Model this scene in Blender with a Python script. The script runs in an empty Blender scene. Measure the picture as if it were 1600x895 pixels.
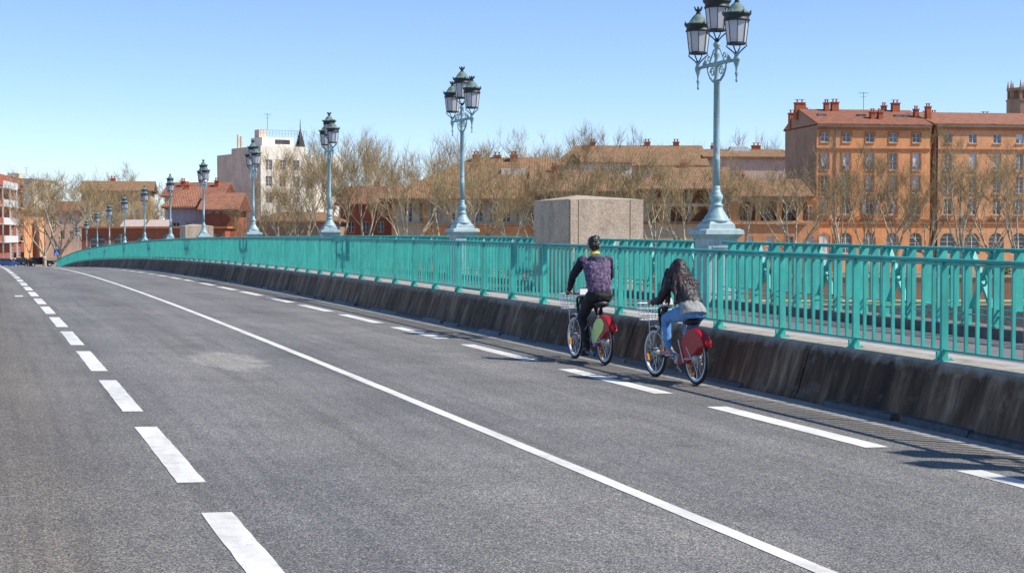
import bpy, math, random
from mathutils import Vector, Matrix, noise
R = math.radians
random.seed(7)
scene = bpy.context.scene
COL = bpy.data.collections.new('place'); scene.collection.children.link(COL)

# ------------------------------------------------------------------ camera, sky, sun, exposure
CAM_H = 1.776
YAW, PITCH, FPX = R(18.3787), R(1.8441), 2523.2
cam_data = bpy.data.cameras.new('camera')
cam = bpy.data.objects.new('camera', cam_data); COL.objects.link(cam)
cam.location = (0, 0, CAM_H)
cam.rotation_euler = (R(90) - PITCH, 0, -YAW)
cam_data.sensor_width = 36.0
cam_data.lens = FPX / 1600 * 36.0
cam_data.clip_start = 0.1; cam_data.clip_end = 6000
scene.camera = cam

SUN = Vector((0.79, -0.47, 1.0)).normalized()
world = bpy.data.worlds.new('World'); scene.world = world; world.use_nodes = True
wn = world.node_tree.nodes; wl = world.node_tree.links; wn.clear()
sky = wn.new('ShaderNodeTexSky'); sky.sky_type = 'NISHITA'; sky.sun_disc = False
sky.sun_elevation = math.asin(SUN.z); sky.sun_rotation = math.atan2(SUN.x, SUN.y)
sky.altitude = 2000; sky.air_density = 1.0; sky.dust_density = 0.0; sky.ozone_density = 3.0
bg = wn.new('ShaderNodeBackground'); bg.inputs['Strength'].default_value = 0.132
wo = wn.new('ShaderNodeOutputWorld')
tint = wn.new('ShaderNodeMix'); tint.data_type = 'RGBA'; tint.blend_type = 'MULTIPLY'; tint.inputs[0].default_value = 1.0
tint.inputs[7].default_value = (.89, .925, 1.04, 1)      # the photograph's white balance, even over the whole sky
wl.new(sky.outputs[0], tint.inputs[6]); wl.new(tint.outputs[2], bg.inputs[0]); wl.new(bg.outputs[0], wo.inputs[0])
sd = bpy.data.lights.new('sun', 'SUN'); sd.energy = 4.3; sd.angle = R(0.5); sd.color = (1.0, 0.95, 0.87)
sun = bpy.data.objects.new('sun', sd); COL.objects.link(sun)
sun.rotation_euler = SUN.to_track_quat('Z', 'Y').to_euler(); sun.location = (30, -30, 60)
scene.view_settings.view_transform = 'Standard'; scene.view_settings.look = 'None'
scene.view_settings.exposure = 0.36; scene.view_settings.gamma = 1.0
scene.view_settings.use_curve_mapping = False

# ------------------------------------------------------------------ mesh helpers
class MB:
    def __init__(s): s.v = []; s.f = []
    def add(s, vs, fs):
        o = len(s.v); s.v += [tuple(v) for v in vs]; s.f += [tuple(i + o for i in f) for f in fs]; return s
    def box(s, x0, x1, y0, y1, z0, z1, m=None):
        vs = [Vector(p) for p in ((x0,y0,z0),(x1,y0,z0),(x1,y1,z0),(x0,y1,z0),(x0,y0,z1),(x1,y0,z1),(x1,y1,z1),(x0,y1,z1))]
        if m is not None: vs = [m @ v for v in vs]
        return s.add(vs, [(0,3,2,1),(4,5,6,7),(0,1,5,4),(1,2,6,5),(2,3,7,6),(3,0,4,7)])
    def frustum(s, w0, d0, z0, w1, d1, z1, cx=0, cy=0):
        vs = []
        for w, d, z in ((w0, d0, z0), (w1, d1, z1)):
            vs += [(cx-w/2,cy-d/2,z),(cx+w/2,cy-d/2,z),(cx+w/2,cy+d/2,z),(cx-w/2,cy+d/2,z)]
        return s.add(vs, [(0,3,2,1),(4,5,6,7),(0,1,5,4),(1,2,6,5),(2,3,7,6),(3,0,4,7)])
    def quad(s, a, b, c, d): return s.add([a, b, c, d], [(0,1,2,3)])
    def tube(s, pts, rad, n=6, cap=True):
        pts = [Vector(p) for p in pts]
        if not hasattr(rad, '__len__'): rad = [rad] * len(pts)
        o = len(s.v); prev = None
        for i, p in enumerate(pts):
            t = (pts[min(i+1, len(pts)-1)] - pts[max(i-1, 0)])
            t = t.normalized() if t.length > 1e-9 else Vector((0,0,1))
            if prev is None:
                a = Vector((0,0,1)) if abs(t.z) < .9 else Vector((1,0,0))
                u = t.cross(a).normalized()
            else:
                u = prev - t * prev.dot(t)
                u = u.normalized() if u.length > 1e-6 else t.orthogonal().normalized()
            prev = u; w = t.cross(u)
            for k in range(n):
                an = 2*math.pi*k/n
                s.v.append(tuple(p + (u*math.cos(an) + w*math.sin(an)) * rad[i]))
        for i in range(len(pts)-1):
            for k in range(n):
                k2 = (k+1) % n
                s.f.append((o+i*n+k, o+i*n+k2, o+(i+1)*n+k2, o+(i+1)*n+k))
        if cap:
            s.f.append(tuple(o+k for k in range(n))[::-1]); e = o+(len(pts)-1)*n
            s.f.append(tuple(e+k for k in range(n)))
        return s
    def lathe(s, prof, n=12, c=(0,0,0), rot=0.0):
        o = len(s.v)
        for r, z in prof:
            for k in range(n):
                an = 2*math.pi*k/n + rot
                s.v.append((c[0]+r*math.cos(an), c[1]+r*math.sin(an), c[2]+z))
        for i in range(len(prof)-1):
            for k in range(n):
                k2 = (k+1) % n
                s.f.append((o+i*n+k, o+i*n+k2, o+(i+1)*n+k2, o+(i+1)*n+k))
        s.f.append(tuple(o+k for k in range(n))[::-1]); e = o+(len(prof)-1)*n
        s.f.append(tuple(e+k for k in range(n)))
        return s
    def ellipsoid(s, c, r, nu=12, nv=8, m=None):
        c = Vector(c); vs = []; fs = []
        for j in range(nv+1):
            th = math.pi*j/nv
            for i in range(nu):
                ph = 2*math.pi*i/nu
                v = Vector((r[0]*math.sin(th)*math.cos(ph), r[1]*math.sin(th)*math.sin(ph), r[2]*math.cos(th)))
                if m is not None: v = m @ v
                vs.append(c+v)
        for j in range(nv):
            for i in range(nu):
                i2 = (i+1) % nu
                fs.append((j*nu+i, (j+1)*nu+i, (j+1)*nu+i2, j*nu+i2))
        return s.add(vs, fs)
    def torus(s, c, R0, r, axis='X', n=28, k=8):
        pts = []
        o = len(s.v)
        for i in range(n):
            a = 2*math.pi*i/n
            for j in range(k):
                b = 2*math.pi*j/k
                rr = R0 + r*math.cos(b); h = r*math.sin(b)
                s.v.append((c[0]+h, c[1]+rr*math.cos(a), c[2]+rr*math.sin(a)) if axis == 'X' else (c[0]+rr*math.cos(a), c[1]+rr*math.sin(a), c[2]+h))
        for i in range(n):
            for j in range(k):
                s.f.append((o+i*k+j, o+((i+1)%n)*k+j, o+((i+1)%n)*k+(j+1)%k, o+i*k+(j+1)%k))
        return s
    def prism(s, poly, x0, x1):
        """poly in (y,z), extruded along x"""
        n = len(poly)
        vs = [(x0, y, z) for y, z in poly] + [(x1, y, z) for y, z in poly]
        fs = [tuple(range(n))[::-1], tuple(range(n, 2*n))] + [(i, (i+1) % n, n+(i+1) % n, n+i) for i in range(n)]
        return s.add(vs, fs)
    def mesh(s, name, smooth=False):
        me = bpy.data.meshes.new(name); me.from_pydata(s.v, [], s.f)
        if smooth:
            me.polygons.foreach_set('use_smooth', [True]*len(me.polygons))
        me.update(); return me
    def build(s, name, mat, parent=None, loc=None, smooth=False, fix=False):
        me = s.mesh(name, smooth)
        if fix:
            import bmesh
            bm = bmesh.new(); bm.from_mesh(me); bmesh.ops.recalc_face_normals(bm, faces=bm.faces); bm.to_mesh(me); bm.free()
        me.materials.append(mat)
        return obj(name, me, parent, loc)

def obj(name, me, parent=None, loc=None, rotz=0.0):
    o = bpy.data.objects.new(name, me); COL.objects.link(o)
    if parent is not None: o.parent = parent
    if loc is not None: o.location = loc
    if rotz: o.rotation_euler.z = rotz
    return o
def thing(name, label, cat, loc=(0,0,0), rotz=0.0, group=None):
    o = obj(name, None, None, loc, rotz); o.empty_display_size = .2
    o['label'] = label; o['category'] = cat
    if group: o['group'] = group
    return o
def tag(o, label, cat, group=None):
    o['label'] = label; o['category'] = cat
    if group: o['group'] = group
    return o
def structure(o): o['kind'] = 'structure'; return o
def stuff(o): o['kind'] = 'stuff'; return o
def copy_tree(o, parent=None):
    c = o.copy(); COL.objects.link(c); c.parent = parent
    for ch in list(o.children): copy_tree(ch, c)
    return c

# ------------------------------------------------------------------ materials
def new_mat(name):
    m = bpy.data.materials.new(name); m.use_nodes = True
    nt = m.node_tree; b = nt.nodes['Principled BSDF']; return m, nt, b
def nd(nt, t, **kw):
    n = nt.nodes.new(t)
    for k, v in kw.items():
        if k in n.inputs: n.inputs[k].default_value = v
        else: setattr(n, k, v)
    return n
def ramp(nt, fac, stops):
    r = nt.nodes.new('ShaderNodeValToRGB'); e = r.color_ramp.elements
    while len(e) < len(stops): e.new(.5)
    for el, (p, c) in zip(e, stops):
        el.position = p; el.color = (c[0], c[1], c[2], 1)
    nt.links.new(fac, r.inputs[0]); return r.outputs[0]
def mixc(nt, a, b, fac, mode='MIX'):
    n = nt.nodes.new('ShaderNodeMix'); n.data_type = 'RGBA'; n.blend_type = mode
    for i, v in ((0, fac), (6, a), (7, b)):
        if isinstance(v, (int, float)): n.inputs[i].default_value = v
        elif isinstance(v, (tuple, list)): n.inputs[i].default_value = (v[0], v[1], v[2], 1)
        else: nt.links.new(v, n.inputs[i])
    return n.outputs[2]
def coords(nt, scale=(1,1,1), kind='Object', loc=(0,0,0)):
    if kind == 'World':
        src = nt.nodes.new('ShaderNodeNewGeometry').outputs['Position']
    else:
        src = nt.nodes.new('ShaderNodeTexCoord').outputs[kind]
    mp = nt.nodes.new('ShaderNodeMapping'); mp.inputs['Scale'].default_value = scale; mp.inputs['Location'].default_value = loc
    nt.links.new(src, mp.inputs[0]); return mp.outputs[0]
def noi(nt, vec, scale, detail=4, rough=.55):
    n = nd(nt, 'ShaderNodeTexNoise', Scale=scale, Detail=detail, Roughness=rough)
    nt.links.new(vec, n.inputs['Vector']); return n.outputs[0]
def bump(nt, b, h, strength=.3, dist=.01):
    n = nd(nt, 'ShaderNodeBump', Strength=strength, Distance=dist)
    nt.links.new(h, n.inputs['Height']); nt.links.new(n.outputs[0], b.inputs['Normal'])
def simple(name, col, rough=.6, var=.25, scale=6.0, metal=0.0, spec=.4, bmp=0.0, kind='World', tint=None, rnd=0.0):
    m, nt, b = new_mat(name)
    b.inputs['Roughness'].default_value = rough; b.inputs['Metallic'].default_value = metal
    b.inputs['Specular IOR Level'].default_value = spec
    v = coords(nt, kind=kind)
    f = noi(nt, v, scale, 5, .6)
    lo = tuple(c*(1-var) for c in col); hi = tuple(min(1, c*(1+var)) for c in (tint or col))
    c = ramp(nt, f, [(.3, lo), (.7, hi)])
    if rnd > 0:
        oi = nt.nodes.new('ShaderNodeObjectInfo')
        rr = ramp(nt, oi.outputs['Random'], [(0, (1-rnd,)*3), (1, (1+rnd*.5,)*3)])
        c = mixc(nt, c, rr, 1.0, 'MULTIPLY')
    nt.links.new(c, b.inputs['Base Color'])
    if bmp: bump(nt, b, f, bmp, .02)
    return m

def asphalt_mat():
    m, nt, b = new_mat('asphalt')
    v = coords(nt, kind='World')
    vo = nd(nt, 'ShaderNodeTexVoronoi', Scale=120.0); nt.links.new(v, vo.inputs['Vector'])
    sep = nt.nodes.new('ShaderNodeSeparateColor'); nt.links.new(vo.outputs['Color'], sep.inputs[0])
    stone = ramp(nt, sep.outputs[0], [(0, (.052,.052,.055)), (.45, (.128,.128,.133)), (.8, (.215,.21,.205)), (1, (.40,.38,.35))])
    fine = noi(nt, v, 330, 2, .6)
    c = mixc(nt, stone, ramp(nt, fine, [(.3, (.62,)*3), (.7, (1.38,)*3)]), 1.0, 'MULTIPLY')
    big = noi(nt, coords(nt, (.35,.10,.3), 'World'), 1.6, 5, .55)
    c = mixc(nt, c, ramp(nt, big, [(.30, (.80,.80,.83)), (.5, (1,1,1)), (.72, (1.20,1.18,1.15))]), 1.0, 'MULTIPLY')
    med = noi(nt, v, .9, 6, .65)
    c = mixc(nt, c, ramp(nt, med, [(.32, (.86,.86,.86)), (.68, (1.12,1.12,1.12))]), 1.0, 'MULTIPLY')
    # wheel paths along the lanes (polished, slightly lighter and bluer)
    sx = nt.nodes.new('ShaderNodeSeparateXYZ'); nt.links.new(v, sx.inputs[0])
    def bandfac(center, half):
        a = nd(nt, 'ShaderNodeMath', operation='SUBTRACT'); nt.links.new(sx.outputs[0], a.inputs[0]); a.inputs[1].default_value = center
        ab = nd(nt, 'ShaderNodeMath', operation='ABSOLUTE'); nt.links.new(a.outputs[0], ab.inputs[0])
        mr = nt.nodes.new('ShaderNodeMapRange'); mr.interpolation_type = 'SMOOTHSTEP'
        nt.links.new(ab.outputs[0], mr.inputs[0]); mr.inputs[1].default_value = 0; mr.inputs[2].default_value = half
        mr.inputs[3].default_value = 1; mr.inputs[4].default_value = 0
        return mr.outputs[0]
    for ce, col in ((2.1, (1.10,1.10,1.13)), (3.6, (1.10,1.10,1.12)), (5.0, (1.12,1.12,1.14)), (6.5, (1.12,1.12,1.14)), (0.3, (.86,.83,.80)), (-1.2, (.90,.86,.82))):
        c = mixc(nt, c, mixc(nt, c, col, 1.0, 'MULTIPLY'), bandfac(ce, .75))
    # brownish worn left part
    wl_ = nt.nodes.new('ShaderNodeMapRange'); nt.links.new(sx.outputs[0], wl_.inputs[0])
    wl_.inputs[1].default_value = 1.6; wl_.inputs[2].default_value = .4; wl_.inputs[3].default_value = 0; wl_.inputs[4].default_value = .55
    pn = noi(nt, v, .55, 4, .6)
    mm = nd(nt, 'ShaderNodeMath', operation='MULTIPLY'); nt.links.new(wl_.outputs[0], mm.inputs[0]); nt.links.new(pn, mm.inputs[1])
    c = mixc(nt, c, mixc(nt, c, (1.18,1.04,.86), 1.0, 'MULTIPLY'), mm.outputs[0])
    # pale worn patch with a shape of its own
    dv = nt.nodes.new('ShaderNodeVectorMath'); dv.operation = 'SUBTRACT'; nt.links.new(v, dv.inputs[0]); dv.inputs[1].default_value = (3.12, 21.25, .12)
    dm = nt.nodes.new('ShaderNodeMapping'); nt.links.new(dv.outputs[0], dm.inputs[0]); dm.inputs['Scale'].default_value = (1.9, .62, 0)
    dd = nt.nodes.new('ShaderNodeVectorMath'); dd.operation = 'LENGTH'; nt.links.new(dm.outputs[0], dd.inputs[0])
    ad = nd(nt, 'ShaderNodeMath', operation='MULTIPLY_ADD'); nt.links.new(noi(nt, v, 1.7, 4), ad.inputs[0]); ad.inputs[1].default_value = .9; nt.links.new(dd.outputs['Value'], ad.inputs[2])
    pf = nt.nodes.new('ShaderNodeMapRange'); pf.interpolation_type = 'SMOOTHSTEP'; nt.links.new(ad.outputs[0], pf.inputs[0])
    pf.inputs[1].default_value = 1.22; pf.inputs[2].default_value = 1.50; pf.inputs[3].default_value = .75; pf.inputs[4].default_value = 0
    c = mixc(nt, c, mixc(nt, c, (1.75,1.72,1.62), 1.0, 'MULTIPLY'), pf.outputs[0])
    # grit and dark rubber dust gathered along the gutter, and long faint seams
    eg = nt.nodes.new('ShaderNodeMapRange'); eg.interpolation_type = 'SMOOTHSTEP'; nt.links.new(sx.outputs[0], eg.inputs[0])
    eg.inputs[1].default_value = 7.55; eg.inputs[2].default_value = 8.2; eg.inputs[3].default_value = 0; eg.inputs[4].default_value = .8
    gm = nd(nt, 'ShaderNodeMath', operation='MULTIPLY'); nt.links.new(eg.outputs[0], gm.inputs[0]); nt.links.new(noi(nt, coords(nt, (3,.8,1), 'World'), 2.2, 6, .7), gm.inputs[1])
    c = mixc(nt, c, (.175,.150,.120), gm.outputs[0])
    seam = noi(nt, coords(nt, (1.0,.02,1), 'World'), 9.0, 3, .5)
    c = mixc(nt, c, ramp(nt, seam, [(.30, (.84,.84,.85)), (.48, (1,1,1)), (.75, (1.09,1.09,1.08))]), 1.0, 'MULTIPLY')
    spot = noi(nt, coords(nt, (1,.6,1), 'World'), 2.6, 3, .5)
    c = mixc(nt, c, mixc(nt, c, (.70,.69,.68), 1.0, 'MULTIPLY'), ramp(nt, spot, [(.66, (0,)*3), (.76, (.8,)*3)]))
    c = mixc(nt, c, (1.06,1.04,.965), 1.0, 'MULTIPLY')
    nt.links.new(c, b.inputs['Base Color'])
    b.inputs['Roughness'].default_value = .82; b.inputs['Specular IOR Level'].default_value = .35
    h = mixc(nt, vo.outputs['Distance'], fine, .4)
    bump(nt, b, h, .55, .006)
    return m

def barrier_mat():
    m, nt, b = new_mat('stained_concrete')
    oi = nt.nodes.new('ShaderNodeObjectInfo')
    v = coords(nt, (1, 2.0, .42), 'World')
    st = noi(nt, v, 2.0, 6, .62)
    fine = noi(nt, coords(nt, (1, 6, .7), 'World'), 2.4, 5, .6)
    c = ramp(nt, st, [(.24, (.034,.020,.012)), (.40, (.074,.046,.028)), (.52, (.125,.084,.053)), (.62, (.205,.148,.100)), (.76, (.36,.28,.20))])
    c = mixc(nt, c, ramp(nt, fine, [(.3, (.62,.61,.60)), (.72, (1.45,1.42,1.38))]), 1.0, 'MULTIPLY')
    c = mixc(nt, c, ramp(nt, oi.outputs['Random'], [(0, (.75,.75,.75)), (.8, (1.15,1.13,1.1)), (1, (1.5,1.5,1.5))]), 1.0, 'MULTIPLY')
    blot = noi(nt, coords(nt, (1, 1, 1.3), 'World'), 3.2, 6, .65)
    c = mixc(nt, c, (.25,.205,.16), ramp(nt, blot, [(.55, (0,)*3), (.72, (.6,)*3)]))
    c = mixc(nt, c, ramp(nt, noi(nt, coords(nt, (1, .45, .2), 'World'), 1.0, 3), [(.35, (.62,)*3), (.65, (1.35,)*3)]), 1.0, 'MULTIPLY')
    rust = noi(nt, coords(nt, (1, 1.1, .3), 'World'), 1.3, 4)
    c = mixc(nt, c, (.10,.055,.035), ramp(nt, rust, [(.55, (0,)*3), (.75, (.45,)*3)]))
    # paler top: a coping colour by position across the cast unit
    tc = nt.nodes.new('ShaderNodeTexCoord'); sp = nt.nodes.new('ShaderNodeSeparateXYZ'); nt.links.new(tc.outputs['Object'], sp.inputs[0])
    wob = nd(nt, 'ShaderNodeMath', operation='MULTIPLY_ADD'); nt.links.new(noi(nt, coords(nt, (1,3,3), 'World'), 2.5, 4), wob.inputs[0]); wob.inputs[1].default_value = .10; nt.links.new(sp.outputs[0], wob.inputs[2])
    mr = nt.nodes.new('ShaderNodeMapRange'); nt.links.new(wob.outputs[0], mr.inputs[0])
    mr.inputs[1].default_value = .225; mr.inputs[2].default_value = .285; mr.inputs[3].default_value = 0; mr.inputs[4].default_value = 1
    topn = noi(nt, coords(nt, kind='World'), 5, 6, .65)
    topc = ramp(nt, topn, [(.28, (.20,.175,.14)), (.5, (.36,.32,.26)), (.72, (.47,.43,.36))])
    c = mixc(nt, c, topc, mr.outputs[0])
    nt.links.new(c, b.inputs['Base Color']); b.inputs['Roughness'].default_value = .9
    bump(nt, b, noi(nt, coords(nt, kind='World'), 22, 6, .7), .5, .012)
    return m

def paint_mat(name, col, rough=.38, wear=.0, wearcol=(.2,.08,.03), kind='World', rust=0.0):
    m, nt, b = new_mat(name)
    v = coords(nt, kind=kind)
    f = noi(nt, v, 3.0, 6, .6)
    c = ramp(nt, f, [(.3, tuple(x*.80 for x in col)), (.7, tuple(min(1, x*1.14) for x in col))])
    fade = noi(nt, coords(nt, (1,1,.25), kind), 9.0, 4, .6)
    c = mixc(nt, c, ramp(nt, fade, [(.3, (.84,.87,.88)), (.7, (1.18,1.10,1.10))]), 1.0, 'MULTIPLY')
    oi = nt.nodes.new('ShaderNodeObjectInfo')
    c = mixc(nt, c, ramp(nt, oi.outputs['Random'], [(0, (.86,.88,.90)), (1, (1.12,1.08,1.06))]), 1.0, 'MULTIPLY')
    if wear:
        w = noi(nt, v, 7.0, 8, .7)
        c = mixc(nt, c, wearcol, ramp(nt, w, [(.60, (0,)*3), (.66, (wear,)*3)]))
    if rust:
        w = noi(nt, v, 19.0, 6, .75)
        c = mixc(nt, c, (.15,.075,.035), ramp(nt, w, [(.64, (0,)*3), (.70, (rust,)*3)]))
    nt.links.new(c, b.inputs['Base Color']); b.inputs['Roughness'].default_value = rough
    bump(nt, b, noi(nt, v, 40, 3), .08, .004)
    return m

def tile_mat(name, col, scale=9.0):
    m, nt, b = new_mat(name)
    v = coords(nt, kind='Object')
    w = nd(nt, 'ShaderNodeTexWave', Scale=scale/6.28, Distortion=.6); w.bands_direction = 'X'; nt.links.new(v, w.inputs['Vector'])
    n = noi(nt, v, 1.3, 6, .65); n2 = noi(nt, v, 9, 3)
    c = ramp(nt, n, [(.28, tuple(x*.62 for x in col)), (.5, col), (.75, tuple(min(1, x*1.35) for x in col))])
    c = mixc(nt, c, ramp(nt, n2, [(.3, (.75,)*3), (.7, (1.2,)*3)]), 1.0, 'MULTIPLY')
    c = mixc(nt, c, ramp(nt, w.outputs[0], [(0, (.72,)*3), (1, (1.1,)*3)]), 1.0, 'MULTIPLY')
    nt.links.new(c, b.inputs['Base Color']); b.inputs['Roughness'].default_value = .9
    bump(nt, b, w.outputs[0], .6, .08)
    return m

def wall_mat(name, col, brick=True, var=.2):
    m, nt, b = new_mat(name)
    v = coords(nt, kind='Object')
    n = noi(nt, v, .35, 6, .6); n2 = noi(nt, v, 3.5, 5, .7)
    c = ramp(nt, n, [(.28, tuple(x*(1-var) for x in col)), (.72, tuple(min(1, x*(1+var)) for x in col))])
    c = mixc(nt, c, ramp(nt, n2, [(.28, (.80,.78,.76)), (.72, (1.16,1.15,1.12))]), 1.0, 'MULTIPLY')
    st = noi(nt, coords(nt, (2.2,2.2,.12), 'Object'), 1.1, 5, .6)
    c = mixc(nt, c, ramp(nt, st, [(.30, (.88,.865,.85)), (.55, (1,1,1))]), 1.0, 'MULTIPLY')
    if brick:
        rows = nd(nt, 'ShaderNodeTexWave', Scale=1.15, Distortion=1.2); rows.bands_direction = 'Z'; nt.links.new(v, rows.inputs['Vector'])
        c = mixc(nt, c, ramp(nt, rows.outputs[0], [(0, (.93,.92,.91)), (.35, (1,1,1))]), 1.0, 'MULTIPLY')
    nt.links.new(c, b.inputs['Base Color']); b.inputs['Roughness'].default_value = .9
    return m

M = {}
M['asphalt'] = asphalt_mat()
M['barrier'] = barrier_mat()
def road_paint():
    m, nt, b = new_mat('road_paint'); v = coords(nt, kind='World')
    n = noi(nt, v, 6, 6, .65)
    c = ramp(nt, n, [(.28, (.62,.60,.55)), (.5, (.75,.735,.69)), (.72, (.81,.80,.76))])
    st = noi(nt, coords(nt, (1,.22,1), 'World'), 3.2, 5, .6)
    c = mixc(nt, c, ramp(nt, st, [(.34, (.80,.78,.75)), (.55, (1,1,1))]), 1.0, 'MULTIPLY')
    pit = noi(nt, v, 85, 3, .6)
    big = noi(nt, v, 2.3, 4)
    ad = nd(nt, 'ShaderNodeMath', operation='MULTIPLY_ADD'); nt.links.new(big, ad.inputs[0]); ad.inputs[1].default_value = .55; nt.links.new(pit, ad.inputs[2])
    c = mixc(nt, c, (.16,.155,.15), ramp(nt, ad.outputs[0], [(.93, (0,)*3), (1.0, (.8,)*3)]))
    nt.links.new(c, b.inputs['Base Color']); b.inputs['Roughness'].default_value = .7
    bump(nt, b, pit, .4, .004); return m
M['white_paint'] = road_paint()
M['gutter'] = simple('gutter_concrete', (.33,.315,.295), .85, .25, 7)
M['kerb_sky_blue'] = simple('kerb_stone_skylit', (.115,.13,.145), .7, .35, 9, rnd=.5, bmp=.4)  # bluish tone puts skylight on the shaded kerb into its colour
M['pavement'] = simple('pavement_shade', (.17,.165,.16), .9, .2, 5)  # darker tone that holds the parapet's shadow on the pavement
M['pavement_pale'] = simple('pavement_pale', (.42,.39,.37), .9, .18, 3)
M['stone_dark'] = simple('parapet_stone', (.17,.155,.14), .9, .45, 4, bmp=.4)
M['teal'] = paint_mat('teal_paint', (.050,.445,.365), .45, .35, (.17,.36,.30), rust=.55)
M['teal_outer'] = paint_mat('teal_paint_outer', (.055,.45,.375), .58, .3, (.15,.33,.28), rust=.5)
M['lamp'] = paint_mat('lamp_paint', (.32,.48,.49), .48, .8, (.20,.13,.09), rust=.5)
M['pedestal'] = paint_mat('pedestal_paint', (.37,.49,.49), .6, .85, (.46,.36,.18))
M['verdigris'] = simple('verdigris_copper', (.135,.20,.175), .6, .5, 11, kind='Object')
M['lamp_dark'] = simple('lantern_dark_iron', (.045,.050,.048), .5, .4, 14, kind='Object')
def opal():
    m, nt, b = new_mat('lantern_glass')
    b.inputs['Base Color'].default_value = (.80,.79,.82,1); b.inputs['Roughness'].default_value = .25
    tr = nd(nt, 'ShaderNodeBsdfTranslucent'); tr.inputs[0].default_value = (.85,.84,.86,1)
    mx = nt.nodes.new('ShaderNodeMixShader'); mx.inputs[0].default_value = .4
    nt.links.new(b.outputs[0], mx.inputs[1]); nt.links.new(tr.outputs[0], mx.inputs[2])
    nt.links.new(mx.outputs[0], nt.nodes['Material Output'].inputs[0]); return m
M['opal'] = opal()
def block_mat():
    m, nt, b = new_mat('exposed_aggregate')
    v = coords(nt, kind='Object')
    vo = nd(nt, 'ShaderNodeTexVoronoi', Scale=70.0); nt.links.new(v, vo.inputs['Vector'])
    sep = nt.nodes.new('ShaderNodeSeparateColor'); nt.links.new(vo.outputs['Color'], sep.inputs[0])
    c = ramp(nt, sep.outputs[0], [(0, (.40,.28,.20)), (.5, (.56,.42,.31)), (1, (.70,.56,.44))])
    c = mixc(nt, c, ramp(nt, noi(nt, v, 2.4, 8, .7), [(.3, (.68,.64,.64)), (.5, (1,.98,.95)), (.68, (1.18,1.17,1.15))]), 1.0, 'MULTIPLY')
    nt.links.new(c, b.inputs['Base Color']); b.inputs['Roughness'].default_value = .9
    bump(nt, b, vo.outputs['Distance'], .35, .006); return m
M['aggregate'] = block_mat()
M['block_cap'] = simple('weathered_cap', (.46,.37,.26), .9, .3, 6)
# buildings
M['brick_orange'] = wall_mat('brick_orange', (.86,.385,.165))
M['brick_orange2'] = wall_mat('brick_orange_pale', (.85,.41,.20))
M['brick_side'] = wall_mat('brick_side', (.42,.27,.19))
M['brick_red'] = wall_mat('brick_red', (.40,.125,.065))
M['cream'] = wall_mat('cream_render', (.66,.55,.40), False)
M['pink'] = wall_mat('pink_render', (.74,.57,.46), False)
M['white_wall'] = wall_mat('white_render', (.88,.82,.70), False, .06)
M['beige'] = wall_mat('beige_render', (.55,.42,.25), False)
M['lav'] = wall_mat('lavender_render', (.58,.52,.56), False)
M['stone_trim'] = wall_mat('trim_stone', (.66,.47,.30), False)
M['brick_trim'] = wall_mat('trim_brick', (.48,.20,.09), False)
M['tile_brown'] = tile_mat('roof_tile_brown', (.31,.175,.085))
M['tile_red'] = tile_mat('roof_tile_red', (.36,.155,.088))
M['tile_mix'] = tile_mat('roof_tile_mixed', (.32,.125,.07))
M['chimney'] = wall_mat('chimney_brick', (.47,.14,.065))
M['zinc'] = simple('zinc_cap', (.32,.34,.36), .5, .2, 3, metal=.3)
M['window_white'] = simple('window_frame_white', (.74,.74,.72), .5, .08, 3)
M['shutter'] = simple('shutter_grey', (.50,.50,.46), .6, .15, 3)
def glass(name, col):
    m, nt, b = new_mat(name); b.inputs['Base Color'].default_value = (*col, 1); b.inputs['Roughness'].default_value = .12
    b.inputs['Specular IOR Level'].default_value = .8
    f = noi(nt, coords(nt, kind='World'), .9, 3)
    nt.links.new(ramp(nt, f, [(.35, tuple(x*.4 for x in col)), (.65, tuple(x*1.7 for x in col))]), b.inputs['Base Color']); return m
M['pane'] = glass('window_glass', (.085,.10,.125))
M['pane_dark'] = glass('window_glass_dark', (.03,.03,.033))
M['awning'] = simple('awning_cloth', (.50,.40,.35), .8, .12, 2)
M['iron'] = simple('black_iron', (.03,.03,.032), .5, .2, 8)
M['bark'] = simple('plane_bark', (.27,.22,.14), .9, .5, 2.2, tint=(.50,.44,.32), kind='Object')
M['twig'] = simple('twig_bark', (.39,.285,.15), .9, .35, .6, kind='Object', rnd=.25)
M['ground'] = simple('bank_ground', (.26,.22,.17), .95, .25, .3)
M['grass'] = simple('bank_grass', (.10,.15,.035), .95, .4, 1.2)
M['quay'] = wall_mat('quay_brick', (.33,.19,.12))
M['promenade'] = simple('promenade_sand', (.50,.40,.27), .95, .15, .6)
M['steel'] = simple('bike_grey', (.42,.44,.46), .35, .12, 12, metal=.35, kind='Object')
M['chrome'] = simple('chrome', (.62,.63,.65), .22, .08, 10, metal=.9, kind='Object')
M['tyre'] = simple('tyre_rubber', (.022,.022,.024), .75, .3, 30, kind='Object')
M['rim'] = simple('rim_grey', (.55,.57,.60), .4, .1, 10, metal=.2, kind='Object')
M['black'] = simple('black_plastic', (.02,.02,.022), .45, .25, 20, kind='Object')
M['red'] = simple('red_plastic', (.37,.007,.014), .38, .12, 6, kind='Object', spec=.3)
M['lime'] = simple('lime_panel', (.58,.78,.25), .35, .08, 8, kind='Object')
M['blue_panel'] = simple('blue_panel', (.04,.06,.30), .4, .1, 8, kind='Object')
M['console_white'] = simple('console_white', (.75,.75,.74), .35, .05, 8, kind='Object')
def refl(name, col):
    m, nt, b = new_mat(name); b.inputs['Base Color'].default_value = (*col, 1); b.inputs['Roughness'].default_value = .2; return m
M['orange'] = refl('reflector_orange', (.85,.26,.01))
M['tail'] = refl('tail_light_red', (.62,.01,.012))
M['skin'] = simple('skin', (.52,.29,.20), .55, .10, 20, kind='Object')

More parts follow.
